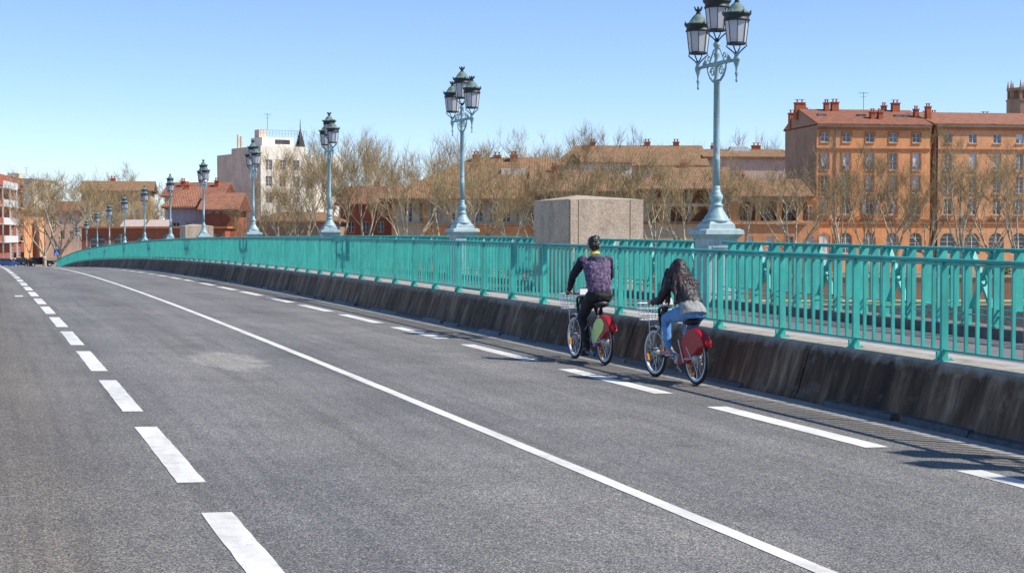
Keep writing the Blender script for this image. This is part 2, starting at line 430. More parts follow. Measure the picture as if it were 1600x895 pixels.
# ------------------------------------------------------------------ bridge profile
G0, K, C3, CF = 0.0120057, 0.000228198, -1.36265e-07, 0.0245809
BANK = -3.2
def _fit(s):
    t = max(0.0, min(1.0, (s-100)/86.0)); t = t*t*(3-2*t)
    return G0*s - K*s*s/2 + C3*s**3 + .30*t
S1 = 190.0
_z1 = _fit(S1); _sl = (_fit(S1)-_fit(S1-.5))/.5
_L = 2*(_z1-(-3.0))/(-_sl)
def zp(s):
    if s <= S1: return _fit(s)
    d = min(s-S1, _L); return _z1 + _sl*(d - d*d/(2*_L))
def zr(x, s):
    return zp(s) - CF*x if x > -1.2 else zp(s) + CF*1.2 + CF*(x+1.2)
def srange(a, b, step):
    n = max(1, int(math.ceil((b-a)/step - 1e-6))); return [a+(b-a)*i/n for i in range(n+1)]
def strip(mb, x0, x1, a, b, dz, step=2.0, jit=0.0, zf=zr):
    ss = srange(a, b, step); o = len(mb.v)
    for s in ss:
        j0 = random.uniform(-jit, jit); j1 = random.uniform(-jit, jit)
        mb.v += [(x0+j0, s, zf(x0, s)+dz), (x1+j1, s, zf(x1, s)+dz)]
    for i in range(len(ss)-1):
        q = o+2*i; mb.f.append((q, q+1, q+3, q+2))
    return mb

X_EDGE, X_GUT, X_BF = 8.24, 8.54, 8.62      # asphalt edge, kerb foot, barrier foot
X_RAIL, X_OUT = 8.95, 11.66
TOP_B, SIDE = 0.41, 0.375                   # barrier top and pavement above profile line
S_A, S_END = -14.0, 194.0

# road
mb = MB()
xs = [-9.5, -6, -3, -1.2, .4, 2, 4, 6, X_EDGE]
ss = srange(-14, 210, 2.0) + srange(215, 620, 15)
for s in ss:
    for x in xs: mb.v.append((x, s, zr(x, s)))
n = len(xs)
for i in range(len(ss)-1):
    for j in range(n-1): mb.f.append((i*n+j, i*n+j+1, (i+1)*n+j+1, (i+1)*n+j))
road = structure(mb.build('road', M['asphalt']))
mb = MB(); strip(mb, X_EDGE, X_GUT+.35, -14, 240, .0)
structure(mb.build('gutter', M['gutter']))
# centre dashes: 3.1 m painted, about 1.2 m gap
P, D0 = 4.29, 11.09
s = D0 - 4.29*3 + 0.0
while s < 190:
    a, b = s, s+3.11
    mb = MB(); strip(mb, 1.384-.095, 1.384+.095, a, b, .004, .25 if s < 60 else 1.0, .004)
    mb.build('centre_dash', M['white_paint'], road); s += P
# continuous lane line, in painted stretches
mb = MB(); strip(mb, 4.274-.062, 4.274+.062, -10, 190, .004, .5, .003)
mb.build('lane_line', M['white_paint'], road)
# edge dashes
s = 10.97 - 4.52*3
while s < 188:
    a, b = s+.0, s+3.18
    mb = MB(); strip(mb, 7.334-.118, 7.334+.118, a+1.15, b+1.15, .004, .25 if s < 60 else 1.0, .004)
    mb.build('edge_dash', M['white_paint'], road); s += 4.52
mb = MB(); strip(mb, -2.9, 1.1, 41.0, 41.7, .004, .5, .004)
mb.build('cross_mark', M['white_paint'], road)

# raised pavement between barrier and parapet
mb = MB()
ss = srange(S_A, S_END, 2.0)
for s in ss:
    z = zp(s)
    mb.v += [(8.86, s, z+SIDE), (9.45, s, z+SIDE-.004), (11.52, s, z+SIDE-.02), (11.52, s, z-.9), (8.86, s, z-.9)]
for i in range(len(ss)-1):
    for j in range(4): mb.f.append((i*5+j, i*5+j+1, (i+1)*5+j+1, (i+1)*5+j))
structure(mb.build('pavement', M['pavement_pale']))
mb = MB(); strip(mb, 9.75, 11.50, S_A, S_END, SIDE-.006, 2.0, 0, lambda x, s: zp(s))  # dark strip paints the outer parapet's shadow onto the pavement
structure(mb.build('pavement_shade_strip', M['pavement']))
# bridge deck below
mb = MB()
for s in ss:
    z = zp(s); mb.v += [(-9.5, s, z-.5), (12.0, s, z-.75), (12.0, s, z-1.7), (10.5, s, z-2.2), (-9.5, s, z-2.2)]
for i in range(len(ss)-1):
    for j in range(5): mb.f.append((i*5+j, i*5+(j+1) % 5, (i+1)*5+(j+1) % 5, (i+1)*5+j))
tag(mb.build('bridge_deck', M['stone_dark']), 'concrete bridge deck carrying the road and the pavement', 'bridge')

# ------------------------------------------------------------------ concrete barrier
bar = thing('concrete_barrier', 'long dark stained concrete barrier wall under the front teal railing', 'barrier', (X_BF, 0, 0))
prof = [(.0, -.16), (.0, .0), (.03, .10), (.17, .52), (.205, .595), (.245, .628), (.30, .638), (.60, .640), (.60, .30), (.20, -.16)]  # (dx, z above local road)
s = S_A; i = 0
while s < S_END:
    e = min(s+4.98, S_END)
    mb = MB(); zz = srange(s+.006, e-.006, 1.25); q = len(prof)
    for t in zz:
        zb = zp(t) + TOP_B - .64
        for k, (dx, z) in enumerate(prof):
            w = noise.noise(Vector((t*1.3, k*.7, 2.0)))*.012 if 2 <= k <= 6 else 0
            mb.v.append((dx+w, t, zb+z + (.05 if k == 1 else 0)))
    for a in range(len(zz)-1):
        for k in range(q): mb.f.append((a*q+k, (a+1)*q+k, (a+1)*q+(k+1) % q, a*q+(k+1) % q))
    mb.f.append(tuple(range(q))); mb.f.append(tuple((len(zz)-1)*q+k for k in range(q))[::-1])
    o = mb.build('barrier_segment', M['barrier'], bar)
    s += 5.0; i += 1
s = 6.0; rest = MB()
rng = random.Random(3)
while s < 190:
    L = rng.uniform(.7, 1.45); h = rng.uniform(.035, .065); tilt = rng.uniform(-.012, .012); off = rng.uniform(-.012, .012)
    broken = rng.random() < .12
    tgt = MB() if s < 75 else rest
    if not broken:
        a, b = s, s+L
        za, zb = zr(X_GUT, a), zr(X_GUT, b)
        x0 = X_GUT - X_BF + off; x1 = x0+.17
        vs = [(x0, a, za-.03), (x0+tilt, b, zb-.03), (x1, b, zb-.03), (x1, a, za-.03), (x0+.03, a, za+h), (x0+.03+tilt, b, zb+h*rng.uniform(.8, 1.1)), (x1, b, zb+h+.02), (x1, a, za+h+.02)]
        tgt.add(vs, [(0,1,2,3)[::-1], (4,7,6,5)[::-1], (0,4,5,1)[::-1], (1,5,6,2)[::-1], (2,6,7,3)[::-1], (3,7,4,0)[::-1]])
        if tgt is not rest: tgt.build('kerb_stone', M['kerb_sky_blue'], bar, fix=True)
    s += L + rng.uniform(.015, .06) + (.12 if rng.random() < .2 else 0)
stuff(rest.build('kerb_stones', M['kerb_sky_blue'], bar, fix=True))

# ------------------------------------------------------------------ front railing
rail = thing('front_railing', 'long teal balustered railing standing on the dark concrete barrier', 'railing', (X_RAIL, 0, 0))
RH = 1.405                                # top of hand rail above profile line
def bar_along(name, prof2, a, b, zoff, mat, parent, step=2.0, x0=0.0):
    mb = MB(); ss_ = srange(a, b, step); q = len(prof2)
    for t in ss_:
        for dx, dz in prof2: mb.v.append((x0+dx, t, zp(t)+zoff+dz))
    for i in range(len(ss_)-1):
        for k in range(q): mb.f.append((i*q+k, (i+1)*q+k, (i+1)*q+(k+1) % q, i*q+(k+1) % q))
    mb.f.append(tuple(range(q))); mb.f.append(tuple((len(ss_)-1)*q+k for k in range(q))[::-1])
    o = mb.build(name, mat, parent); return o
oval = [(.034*math.cos(-a)*1.0, .024*math.sin(-a)) for a in [2*math.pi*k/10 for k in range(10)]]
rect = lambda w, h: [(-w/2, -h/2), (-w/2, h/2), (w/2, h/2), (w/2, -h/2)]
bar_along('top_rail', oval, 4.0, S_END, RH-.024, M['teal'], rail)
bar_along('under_rail', rect(.045, .018), 4.0, S_END, RH-.060, M['teal'], rail)
bar_along('bottom_rail', rect(.042, .022), 4.0, S_END, TOP_B+.10, M['teal'], rail)
pm = MB(); pm.box(-.037, .037, -.019, .019, TOP_B-.02, RH-.045); pm.box(-.075, .075, -.06, .06, TOP_B-.01, TOP_B+.012)
for sx in (-.055, .055):
    for sy in (-.04, .04): pm.lathe([(.009, TOP_B+.01), (.009, TOP_B+.024)], 6, (sx, sy, 0))
pm.box(-.085, .037, -.012, .012, TOP_B, TOP_B+.09)
post_me = pm.mesh('post'); post_me.materials.append(M['teal'])
bm_ = MB(); bm_.box(-.0175, .0175, -.0105, .0105, TOP_B+.095, RH-.055)
bal_me = bm_.mesh('baluster'); bal_me.materials.append(M['teal'])
BAY = 1.664
s = 13.585 - BAY*5; cnt = 0; restb = MB()
while s < S_END-.2:
    obj('post', post_me, rail, (0, s, zp(s)))
    for k in range(1, 9):
        t = s + BAY*k/9
        if t > S_END: break
        if s > 11.0 and cnt < 296:
            obj('baluster', bal_me, rail, (random.uniform(-.002, .002), t, zp(t))); cnt += 1
        else:
            z = zp(t); restb.box(-.0175, .0175, t-.0105, t+.0105, z+TOP_B+.095, z+RH-.055)
    s += BAY
stuff(restb.build('balusters', M['teal'], rail))

# ------------------------------------------------------------------ outer parapet, lamps
LAMPS = [8.5, 24.4, 39.15, 55.25, 71.45, 87.8, 103.4, 119.7, 136.2, 152.2, 167.8, 184.3, 201.5]
ORD = ['first', 'second', 'third', 'fourth', 'fifth', 'sixth', 'seventh', 'eighth', 'ninth', 'tenth', 'eleventh', 'twelfth', 'thirteenth', 'fourteenth', 'fifteenth']
BLOCKS = [(30.08, 32.2), (92.0, 94.3)]
CURB = SIDE + .115
PAR_T = 1.445
# base kerb under the parapet
pk = thing('parapet_base', 'low dark stone base running under the outer lattice parapet', 'parapet base', (X_OUT, 0, 0))
s = S_A
while s < S_END:
    e = min(s+2.4, S_END)
    mb = MB(); z0, z1 = zp(s), zp(e)
    x0, x1 = -.17, .30
    mb.add([(x0, s+.004, z0+SIDE-.3), (x0, e-.004, z1+SIDE-.3), (x1, e-.004, z1+SIDE-.9), (x1, s+.004, z0+SIDE-.9), (x0+.015, s+.004, z0+CURB), (x0+.015, e-.004, z1+CURB), (x1, e-.004, z1+CURB), (x1, s+.004, z0+CURB)],
           [(0,1,2,3), (4,7,6,5), (0,4,5,1), (1,5,6,2), (2,6,7,3), (3,7,4,0)])
    mb.build('base_stone', M['stone_dark'], pk, fix=True); s += 2.4
wide = MB(); wide.box(-.068, .068, -.015, .015, CURB-.01, PAR_T-.03); wide.box(-.07, .07, -.05, .05, CURB-.005, CURB+.015)
wide_me = wide.mesh('post'); wide_me.materials.append(M['teal_outer'])
sl = MB(); sl.box(-.062, .062, -.011, .011, CURB+.20, PAR_T-.05)
slat_me = sl.mesh('slat'); slat_me.materials.append(M['teal_outer'])
cr = MB(); zc0, zc1 = CURB+.22, PAR_T-.06; zc = (zc0+zc1)/2; hw = .21
for sg in (-1, 1):
    a = math.atan2(2*hw, zc1-zc0)
    L = math.hypot(2*hw, zc1-zc0)
    m = Matrix.Translation((sg*.002, 0, zc)) @ Matrix.Rotation(sg*a, 4, 'X')
    cr.box(-.034, .034, -.022, .022, -L/2, L/2, m)
cr.torus((0, 0, zc), .085, .014, 'X', 16, 6)
cross_me = cr.mesh('cross_brace'); cross_me.materials.append(M['teal_outer'])
def parapet(a, b, label, detail):
    t = thing('lattice_parapet', label, 'parapet', (X_OUT, 0, 0), 0, 'outer lattice parapet sections')
    bar_along('top_rail', [(.036*math.cos(-q), .025*math.sin(-q)) for q in [2*math.pi*k/8 for k in range(8)]], a, b, PAR_T-.025, M['teal_outer'], t)
    bar_along('lower_rail', rect(.03, .018), a, b, CURB+.21, M['teal_outer'], t)
    bar_along('bottom_rail', rect(.03, .018), a, b, CURB+.13, M['teal_outer'], t)
    nb = max(1, round((b-a)/2.0)); w = (b-a)/nb; far = MB()
    for i in range(nb):
        s0 = a + w*i
        items = [(s0+w*f_, me) for f_, me in ((.06, wide_me), (.23, cross_me), (.40, wide_me), (.54, slat_me), (.69, wide_me), (.85, slat_me))]
        for q, me in items:
            if detail:
                obj(me.name.split('.')[0], me, t, (0, q, zp(q)))
            else:
                o = len(far.v); far.v += [(v.co.x, v.co.y+q, v.co.z+zp(q)) for v in me.vertices]
                far.f += [tuple(i_+o for i_ in p.vertices) for p in me.polygons]
    if far.v: stuff(far.build('slats', M['teal_outer'], t))
for i in range(-1, 12):
    a = LAMPS[i]+.34 if i >= 0 else -6.0
    b = LAMPS[i+1]-.34
    b = min(b, S_END)
    if a >= b-1: continue
    cuts = [(a, b, '')]
    for (q0, q1) in BLOCKS:
        if a < q0 < b: cuts = [(a, q0-.02, ', near half'), (q1+.02, b, ', far half')]
    for (c0, c1, sfx) in cuts:
        if i < 0: lab = 'teal lattice parapet section at the right edge before the lamps begin'
        elif i == 0: lab = 'nearest teal lattice parapet section, at the right up to the tallest lamp'
        else: lab = 'teal parapet section between %s and %s lamps from the right%s' % (ORD[i-1], ORD[i], sfx)
        parapet(c0, c1, lab, i < 4)

def make_lamp():
    t = obj('street_lamp', None); t.empty_display_size = .3
    ch = 1.29
    pd = MB(); pd.frustum(.60, .60, 0, .56, .56, .12); pd.frustum(.52, .52, .12, .52, .52, 1.13)
    pd.frustum(.54, .54, 1.13, .68, .68, 1.20); pd.frustum(.70, .70, 1.20, .68, .68, 1.27); pd.frustum(.66, .66, 1.27, .58, .58, ch)
    for sx, sy in ((1,0),(-1,0),(0,1),(0,-1)):   # sunken panel edging on each side
        if sx: pd.box(sx*.26-.012, sx*.26+.012, -.19, .19, .98, 1.01); pd.box(sx*.26-.012, sx*.26+.012, -.19, .19, .22, .25)
        else: pd.box(-.19, .19, sy*.26-.012, sy*.26+.012, .98, 1.01); pd.box(-.19, .19, sy*.26-.012, sy*.26+.012, .22, .25)
    pd.frustum(.48, .48, ch-.01, .46, .46, ch+.08); pd.frustum(.44, .44, ch+.08, .38, .38, ch+.12)
    p = pd.build('pedestal', M['pedestal'], t)
    z0 = ch+.11
    b = MB().lathe([(.225,0),(.235,.02),(.225,.045),(.20,.06),(.195,.085),(.16,.13),(.125,.19),(.105,.24),(.10,.26),(.115,.27),(.115,.29),(.09,.30),(.085,.34),(.10,.37),(.112,.41),(.105,.45),(.085,.47),(.09,.485),(.07,.50),(.063,.56),(.060,.60)], 16, (0,0,z0))
    b.build('base', M['lamp'], t, smooth=True)
    zs = ch+2.46
    sh = MB().lathe([(.060,z0+.60),(.058,z0+1.0),(.062,z0+1.02),(.062,z0+1.05),(.057,z0+1.06),(.049,zs-.06),(.060,zs-.05),(.066,zs-.02),(.060,zs),(.045,zs+.03),(.040,zs+.2),(.055,zs+.23),(.06,zs+.27),(.05,zs+.30),(.036,zs+.34),(.05,zs+.40),(.055,zs+.43),(.036,zs+.46),(.034,zs+.52),(.06,zs+.56),(.062,zs+.60),(.03,zs+.63)], 14)
    sh.build('shaft', M['lamp'], t, smooth=True)
    za = ch+2.72; hl = .73
    arm = MB()
    arm.tube([(0,-hl,za),(0,-.3,za+.012),(0,0,za),(0,.3,za+.012),(0,hl,za)], [.026,.034,.046,.034,.026], 8)
    for sg in (-1, 1):
        arm.tube([(0,sg*y,za+z) for y, z in ((.045,-.27),(.14,-.27),(.25,-.20),(.33,-.10),(.37,.02))], [.020,.022,.022,.020,.016], 6)
        sp = []
        for k in range(15):
            a = k/14*2*math.pi*1.25; r = .085*(1-k/14*.72); sp.append((0, sg*(.17+r*math.cos(a)), za-.12+r*math.sin(a)))
        arm.tube(sp, [.014]*10+[.012]*5, 5)
        sp = []
        for k in range(13):
            a = math.pi*1.5 - k/12*2*math.pi*1.1; r = .075*(1-k/12*.7); sp.append((0, sg*(.30+r*math.cos(a)), za+.11+r*math.sin(a)))
        arm.tube(sp, .012, 5)
        arm.tube([(0,sg*y,za+z) for y, z in ((.05,.26),(.12,.24),(.20,.14),(.27,.05))], [.012,.014,.014,.012], 5)
        for yy, hh, rr in ((.44,.15,.030),(.49,.11,.024),(.40,.10,.022)):      # acanthus leaves standing on the arm
            arm.tube([(0,sg*yy,za),(0,sg*(yy+.015),za+hh*.5),(0,sg*(yy-.03),za+hh)], [.022,rr,.004], 5)
        arm.lathe([(.012,-.36),(.02,-.33),(.012,-.30),(.018,-.25),(.03,-.22),(.016,-.19),(.022,-.12),(.04,-.07),(.055,-.03),(.05,.03),(.035,.06),(.045,.09),(.05,.11),(.03,.13)], 10, (0,sg*hl,za))
        arm.ellipsoid((0,sg*(hl+.06),za), (.03,.04,.03), 8, 6)
    arm.build('arm', M['lamp'], t, smooth=True)
    gl = MB().lathe([(.135,0),(.148,.01),(.190,.36)], 8, rot=R(22.5)); gl_me = gl.mesh('glass'); gl_me.materials.append(M['opal'])
    fr = MB()
    fr.lathe([(.148,-.02),(.162,-.015),(.162,.012),(.150,.018)], 8, rot=R(22.5))
    for k in range(8):
        a = R(22.5)+k*math.pi/4; c, s_ = math.cos(a), math.sin(a)
        fr.tube([(.151*c,.151*s_,0),(.193*c,.193*s_,.36)], .0075, 4)
        if k % 2 == 0:
            a2 = a+math.pi/8; c, s_ = math.cos(a2), math.sin(a2)
            fr.tube([(.15*c,.15*s_,-.01),(.175*c,.175*s_,-.04),(.13*c,.13*s_,-.075),(.065*c,.065*s_,-.13),(.03*c,.03*s_,-.17)], [.011,.010,.012,.011,.012], 5)
    fr.lathe([(.03,-.20),(.04,-.18),(.035,-.15),(.02,-.13)], 8)
    fr_me = fr.mesh('lantern'); fr_me.materials.append(M['lamp_dark'])
    bd = MB().lathe([(.192,.355),(.215,.36),(.215,.385),(.200,.39),(.205,.44),(.225,.45),(.238,.48),(.225,.485)], 16); bd_me = bd.mesh('band', True); bd_me.materials.append(M['lamp_dark'])
    rf = MB().lathe([(.228,.478),(.20,.50),(.165,.515),(.14,.55),(.105,.60),(.075,.635),(.055,.65),(.035,.66)], 16)
    for k in range(8):
        a = k*math.pi/4
        c, s_ = math.cos(a), math.sin(a)
        rf.tube([(.222*c,.222*s_,.47),(.240*c,.240*s_,.505),(.238*c,.238*s_,.53)], [.022,.016,.003], 4)
    rf_me = rf.mesh('roof', True); rf_me.materials.append(M['verdigris'])
    fi = MB().lathe([(.03,.655),(.05,.665),(.034,.68),(.034,.70),(.058,.715),(.058,.735),(.045,.74)], 10)
    for k in range(6):
        a = k*math.pi/3; c, s_ = math.cos(a), math.sin(a)
        fi.tube([(.05*c,.05*s_,.73),(.066*c,.066*s_,.765),(.072*c,.072*s_,.785)], [.016,.014,.004], 4)
    fi_me = fi.mesh('finial'); fi_me.materials.append(M['lamp_dark'])
    for y, z in ((-hl, ch+2.98), (0, ch+3.28), (hl, ch+2.98)):
        l = obj('lantern', fr_me, t, (0, y, z))
        for me in (gl_me, bd_me, rf_me, fi_me): obj(me.name, me, l)
    return t
lamp0 = make_lamp()
lamp_lab = ['three lantern street lamp standing just beyond the right edge of the view',
            'nearest and tallest blue grey street lamp with three lanterns behind the woman',
            'second nearest three lantern street lamp, left of the big concrete housing']
for i, s in enumerate(LAMPS):
    l = lamp0 if i == 0 else copy_tree(lamp0)
    l.location = (X_OUT+.02, s, zp(s)+SIDE-.02)
    l.rotation_euler.z = R([0, 0, 3, -2, 1, 2, -3, 0, 2, 1, -1, 2, 0][i])
    l['label'] = lamp_lab[i] if i < 3 else 'three lantern street lamp, %s from the right along the bridge parapet' % ORD[i-1]
    l['category'] = 'street lamp'; l['group'] = 'three lantern lamps along the bridge'

# concrete housings on the parapet line
def housing(q0, q1, label):
    L = q1-q0; s = q0; z = zp(s)
    t = thing('concrete_housing', label, 'concrete housing', (11.2, q0, z+SIDE-.02), 0, 'concrete housings on the parapet')
    H_ = 1.86; W = 1.58
    b = MB().box(.0, W, .0, L, 0, H_); b.build('core', M['aggregate'], t)
    for x0, x1 in ((.012, .165), (.185, 1.275), (1.295, W-.012)):
        MB().box(x0, x1, -.022, .0, .05, H_-.012).build('front_panel', M['aggregate'], t)
    MB().box(-.022, -.001, .012, L-.012, .05, H_-.012).build('side_panel', M['aggregate'], t)
    pl = MB().box(1.34, 1.51, -.034, -.021, .70, 1.03); pl.build('plaque', simple('plaque_grey', (.50,.46,.48), .6, .1, 6, kind='Object'), t)
    cx = .35
    c = MB(); c.add([(-.02,-.02,H_-.012),(W+.004,-.02,H_-.012),(W+.004,L+.004,H_-.012),(-.02,L+.004,H_-.012),(-.02,-.02,H_+.006),(W+.004,-.02,H_+.006),(W+.004,L+.004,H_+.006),(-.02,L+.004,H_+.006),(.45,.75,H_+.105),(.75,1.1,H_+.105)],
                    [(0,3,2,1),(0,1,5,4),(1,2,6,5),(2,3,7,6),(3,0,4,7),(4,5,8),(5,9,8),(5,6,9),(6,7,9),(7,8,9),(7,4,8)])
    c.build('cap', M['block_cap'], t)
housing(*BLOCKS[0], 'big beige concrete housing with pebbled panels between the two nearest lamps')
housing(*BLOCKS[1], 'small distant concrete housing on the parapet left of the fifth lamp')

# ------------------------------------------------------------------ far bank frame: u to the right, v away, both across the line of sight
CY, SY = math.cos(YAW), math.sin(YAW)
def W(u, v, z=0.0): return Vector((u*CY + v*SY, -u*SY + v*CY, z))
def U(x, v): return (x-800.0)/FPX*v
def Z(y, v): return CAM_H - (y-366.26)/FPX*v

mb = MB()
far_pts = [W(-1800, 186), W(1800, 186), W(1800, 3000), W(-1800, 3000)]
mb.quad(*[(p.x, p.y, BANK) for p in far_pts]); structure(mb.build('ground', M['ground']))
mb = MB(); q = [W(-1800, 170), W(1800, 170), W(1800, 186.2), W(-1800, 186.2)]
mb.quad(*[(p.x, p.y, -5.7) for p in q]); structure(mb.build('promenade', M['promenade']))
mb = MB(); q = [W(-1800, 173), W(1800, 173), W(1800, 181), W(-1800, 181)]
mb.quad(*[(p.x, p.y, -5.69) for p in q]); stuff(mb.build('grass', M['grass']))
mw, nt, b = new_mat('river_water'); b.inputs['Base Color'].default_value = (.05,.065,.05,1); b.inputs['Roughness'].default_value = .08
bump(nt, b, noi(nt, coords(nt, (1,1,1), 'World'), .8, 4), .25, .2); M['water'] = mw
mb = MB(); q = [W(-1800, -1200), W(1800, -1200), W(1800, 170), W(-1800, 170)]
mb.quad(*[(p.x, p.y, -9) for p in q]); structure(mb.build('river', M['water']))
qw = MB(); qw.box(-300, 400, 0, 1.0, -6.5, BANK+.05); 
o = qw.build('quay_wall', M['quay'], None, W(0, 185.0), fix=False); o.rotation_euler.z = -YAW
tag(o, 'long brick quay wall along the far river bank below the trees', 'quay wall')
cp = MB(); cp.box(-300, 400, -.12, .5, BANK+.05, BANK+.3); o2 = cp.build('coping', M['stone_trim'], o)
lw = MB(); lw.box(-300, 400, 0, 1.0, -10, -5.65); o3 = lw.build('lower_wall', M['stone_dark'], None, W(0, 169.5)); o3.rotation_euler.z = -YAW
tag(o3, 'stone river embankment wall under the promenade', 'embankment')

# ------------------------------------------------------------------ buildings
WIN = {}; CURT = {}; WRNG = random.Random(21)
def window_mesh(w, h, style):
    key = (round(w, 2), round(h, 2), style)
    if key in WIN: return WIN[key]
    f = MB(); t = .07
    f.box(0, t, -.03, .03, 0, h); f.box(w-t, w, -.03, .03, 0, h); f.box(t, w-t, -.03, .03, 0, t); f.box(t, w-t, -.03, .03, h-t, h)
    f.box(w/2-.045, w/2+.045, -.035, .025, t, h-t)
    nrow = max(1, int(round(h/.62)))
    for k in range(1, nrow): f.box(t, w-t, -.02, .02, h*k/nrow-.022, h*k/nrow+.022)
    me = f.mesh('window'); me.materials.append(M['window_white'])
    p = MB().box(t*.5, w-t*.5, .0, .012, t*.5, h-t*.5); pm_ = p.mesh('pane'); pm_.materials.append(M['pane_dark'] if style == 'dark' else M['pane'])
    sh = MB()
    for sgn in (0, 1):
        x0 = -w*.48-.02 if sgn == 0 else w+.02
        sh.box(x0, x0+w*.48, -.30, -.255, 0, h)
        for k in range(int(h/.2)): sh.box(x0+.04, x0+w*.48-.04, -.315, -.30, .06+k*.2, .16+k*.2)
    shm = sh.mesh('shutters'); shm.materials.append(M['shutter'])
    if (round(w, 2), round(h, 2)) not in CURT:
        k_ = WRNG.choice((.25, .55, .8)); cu = MB().box(w*.1, w*.44, -.008, -.002, h*(1-k_), h-.05); cu.box(w*.56, w*.9, -.008, -.002, .05, h-.05)
        cm = cu.mesh('curtain'); cm.materials.append(M['console_white']); CURT[(round(w, 2), round(h, 2))] = cm
    WIN[key] = (me, pm_, shm); return WIN[key]
def facade(mb, x0, x1, z0, z1, holes, d=.28, arch=()):
    xs_ = sorted({x0, x1, *[h[0] for h in holes], *[h[1] for h in holes]}); zs_ = sorted({z0, z1, *[h[2] for h in holes], *[h[3] for h in holes]})
    for i in range(len(xs_)-1):
        for j in range(len(zs_)-1):
            cx_, cz_ = (xs_[i]+xs_[i+1])/2, (zs_[j]+zs_[j+1])/2
            if any(h[0] < cx_ < h[1] and h[2] < cz_ < h[3] for h in holes): continue
            mb.quad((xs_[i],0,zs_[j]), (xs_[i+1],0,zs_[j]), (xs_[i+1],0,zs_[j+1]), (xs_[i],0,zs_[j+1]))
    for a, b_, c, e in holes:
        mb.quad((a,0,c),(a,0,e),(a,d,e),(a,d,c)); mb.quad((b_,0,c),(b_,d,c),(b_,d,e),(b_,0,e))
        mb.quad((a,0,c),(a,d,c),(b_,d,c),(b_,0,c)); mb.quad((a,0,e),(b_,0,e),(b_,d,e),(a,d,e))
    for a, b_, e, r in arch:        # round-headed opening: fill the corners of the square head
        cx_ = (a+b_)/2; rr = (b_-a)/2; z_c = e-r
        for sg in (-1, 1):
            pts = [(cx_+sg*rr*math.cos(q), z_c+r*math.sin(q)) for q in [math.pi/2*k/6 for k in range(7)]]
            for k in range(6):
                (p0, q0), (p1, q1) = pts[k], pts[k+1]
                mb.quad((p0, .004, q0), (p1, .004, q1), (p1, .004, e), (p0, .004, e))
                mb.quad((p0, .004, q0), (p0, d, q0), (p1, d, q1), (p1, .004, q1))
def building(name, label, x0, x1, v, depth, yeave, wall, rot=0.0, base=BANK, wins=(), side_mat=None, cat='building', zt=None, back_dark=True):
    """x0,x1 in the photo's columns at distance v; returns root, width, eave height; local x along facade, y back, z up"""
    u0, u1 = U(x0, v), U(x1, v); w = (u1-u0)/math.cos(R(rot)); h = (zt if zt is not None else Z(yeave, v)) - base
    t = thing(name, label, cat, W(u0, v, base), -YAW+R(rot))
    mb = MB(); holes = [(a, a+ww, z, z+hh) for a, z, ww, hh, st in wins]
    arches = [(a, a+ww, z+hh, ww*.5) for a, z, ww, hh, st in wins if 'arch' in st]
    facade(mb, 0, w, 0, h, holes, arch=arches)
    mb.quad((w,0,0),(w,depth,0),(w,depth,h),(w,0,h)); mb.quad((w,depth,0),(0,depth,0),(0,depth,h),(w,depth,h))
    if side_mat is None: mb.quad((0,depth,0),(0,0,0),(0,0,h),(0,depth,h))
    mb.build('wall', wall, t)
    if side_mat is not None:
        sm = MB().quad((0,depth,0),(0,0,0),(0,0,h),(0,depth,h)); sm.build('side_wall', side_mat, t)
    for a, z, ww, hh, st in wins:
        if 'open' in st:
            MB().box(a-.02, a+ww+.02, 1.3, 1.32, z-.02, z+hh+.02).build('loggia_back', M['brick_trim'], t); continue
        var = WRNG.choice(('n', 'n', 'dark', 'curtain', 'curtain')) if 'dark' not in st else WRNG.choice(('dark', 'dark', 'n'))
        me, pm_, shm = window_mesh(ww, hh, var)
        o = obj('window', me, t, (a, .18, z)); obj('pane', pm_, o)
        if var == 'curtain': obj('curtain', CURT[(round(ww, 2), round(hh, 2))], o)
        if 'balc' in st and WRNG.random() < .35: obj('shutters', shm, o)
        if 'shut' in st: obj('shutters', shm, o)
        if 'sill' in st: MB().box(-.1, ww+.1, -.30, -.05, -.14, 0).build('sill', M['stone_trim'], o)
        if 'balc' in st:
            bb = MB(); bb.box(-.25, ww+.25, -.62, -.18, -.14, -.02); bb.build('balcony_slab', M['stone_trim'], o)
            br = MB(); br.box(-.25, ww+.25, -.62, -.59, .92, .96)
            for k in range(int((ww+.5)/.16)): br.box(-.25+k*.16, -.23+k*.16, -.615, -.595, -.02, .92)
            br.build('balcony_rail', M['iron'], o)
        if 'trim' in st:
            tr = MB(); tr.box(-.18, 0, -.24, -.16, -.05, hh+.18); tr.box(ww, ww+.18, -.24, -.16, -.05, hh+.18); tr.box(0, ww, -.24, -.16, hh, hh+.18)
            tr.build('surround', M['brick_trim'], o)
    return t, w, h
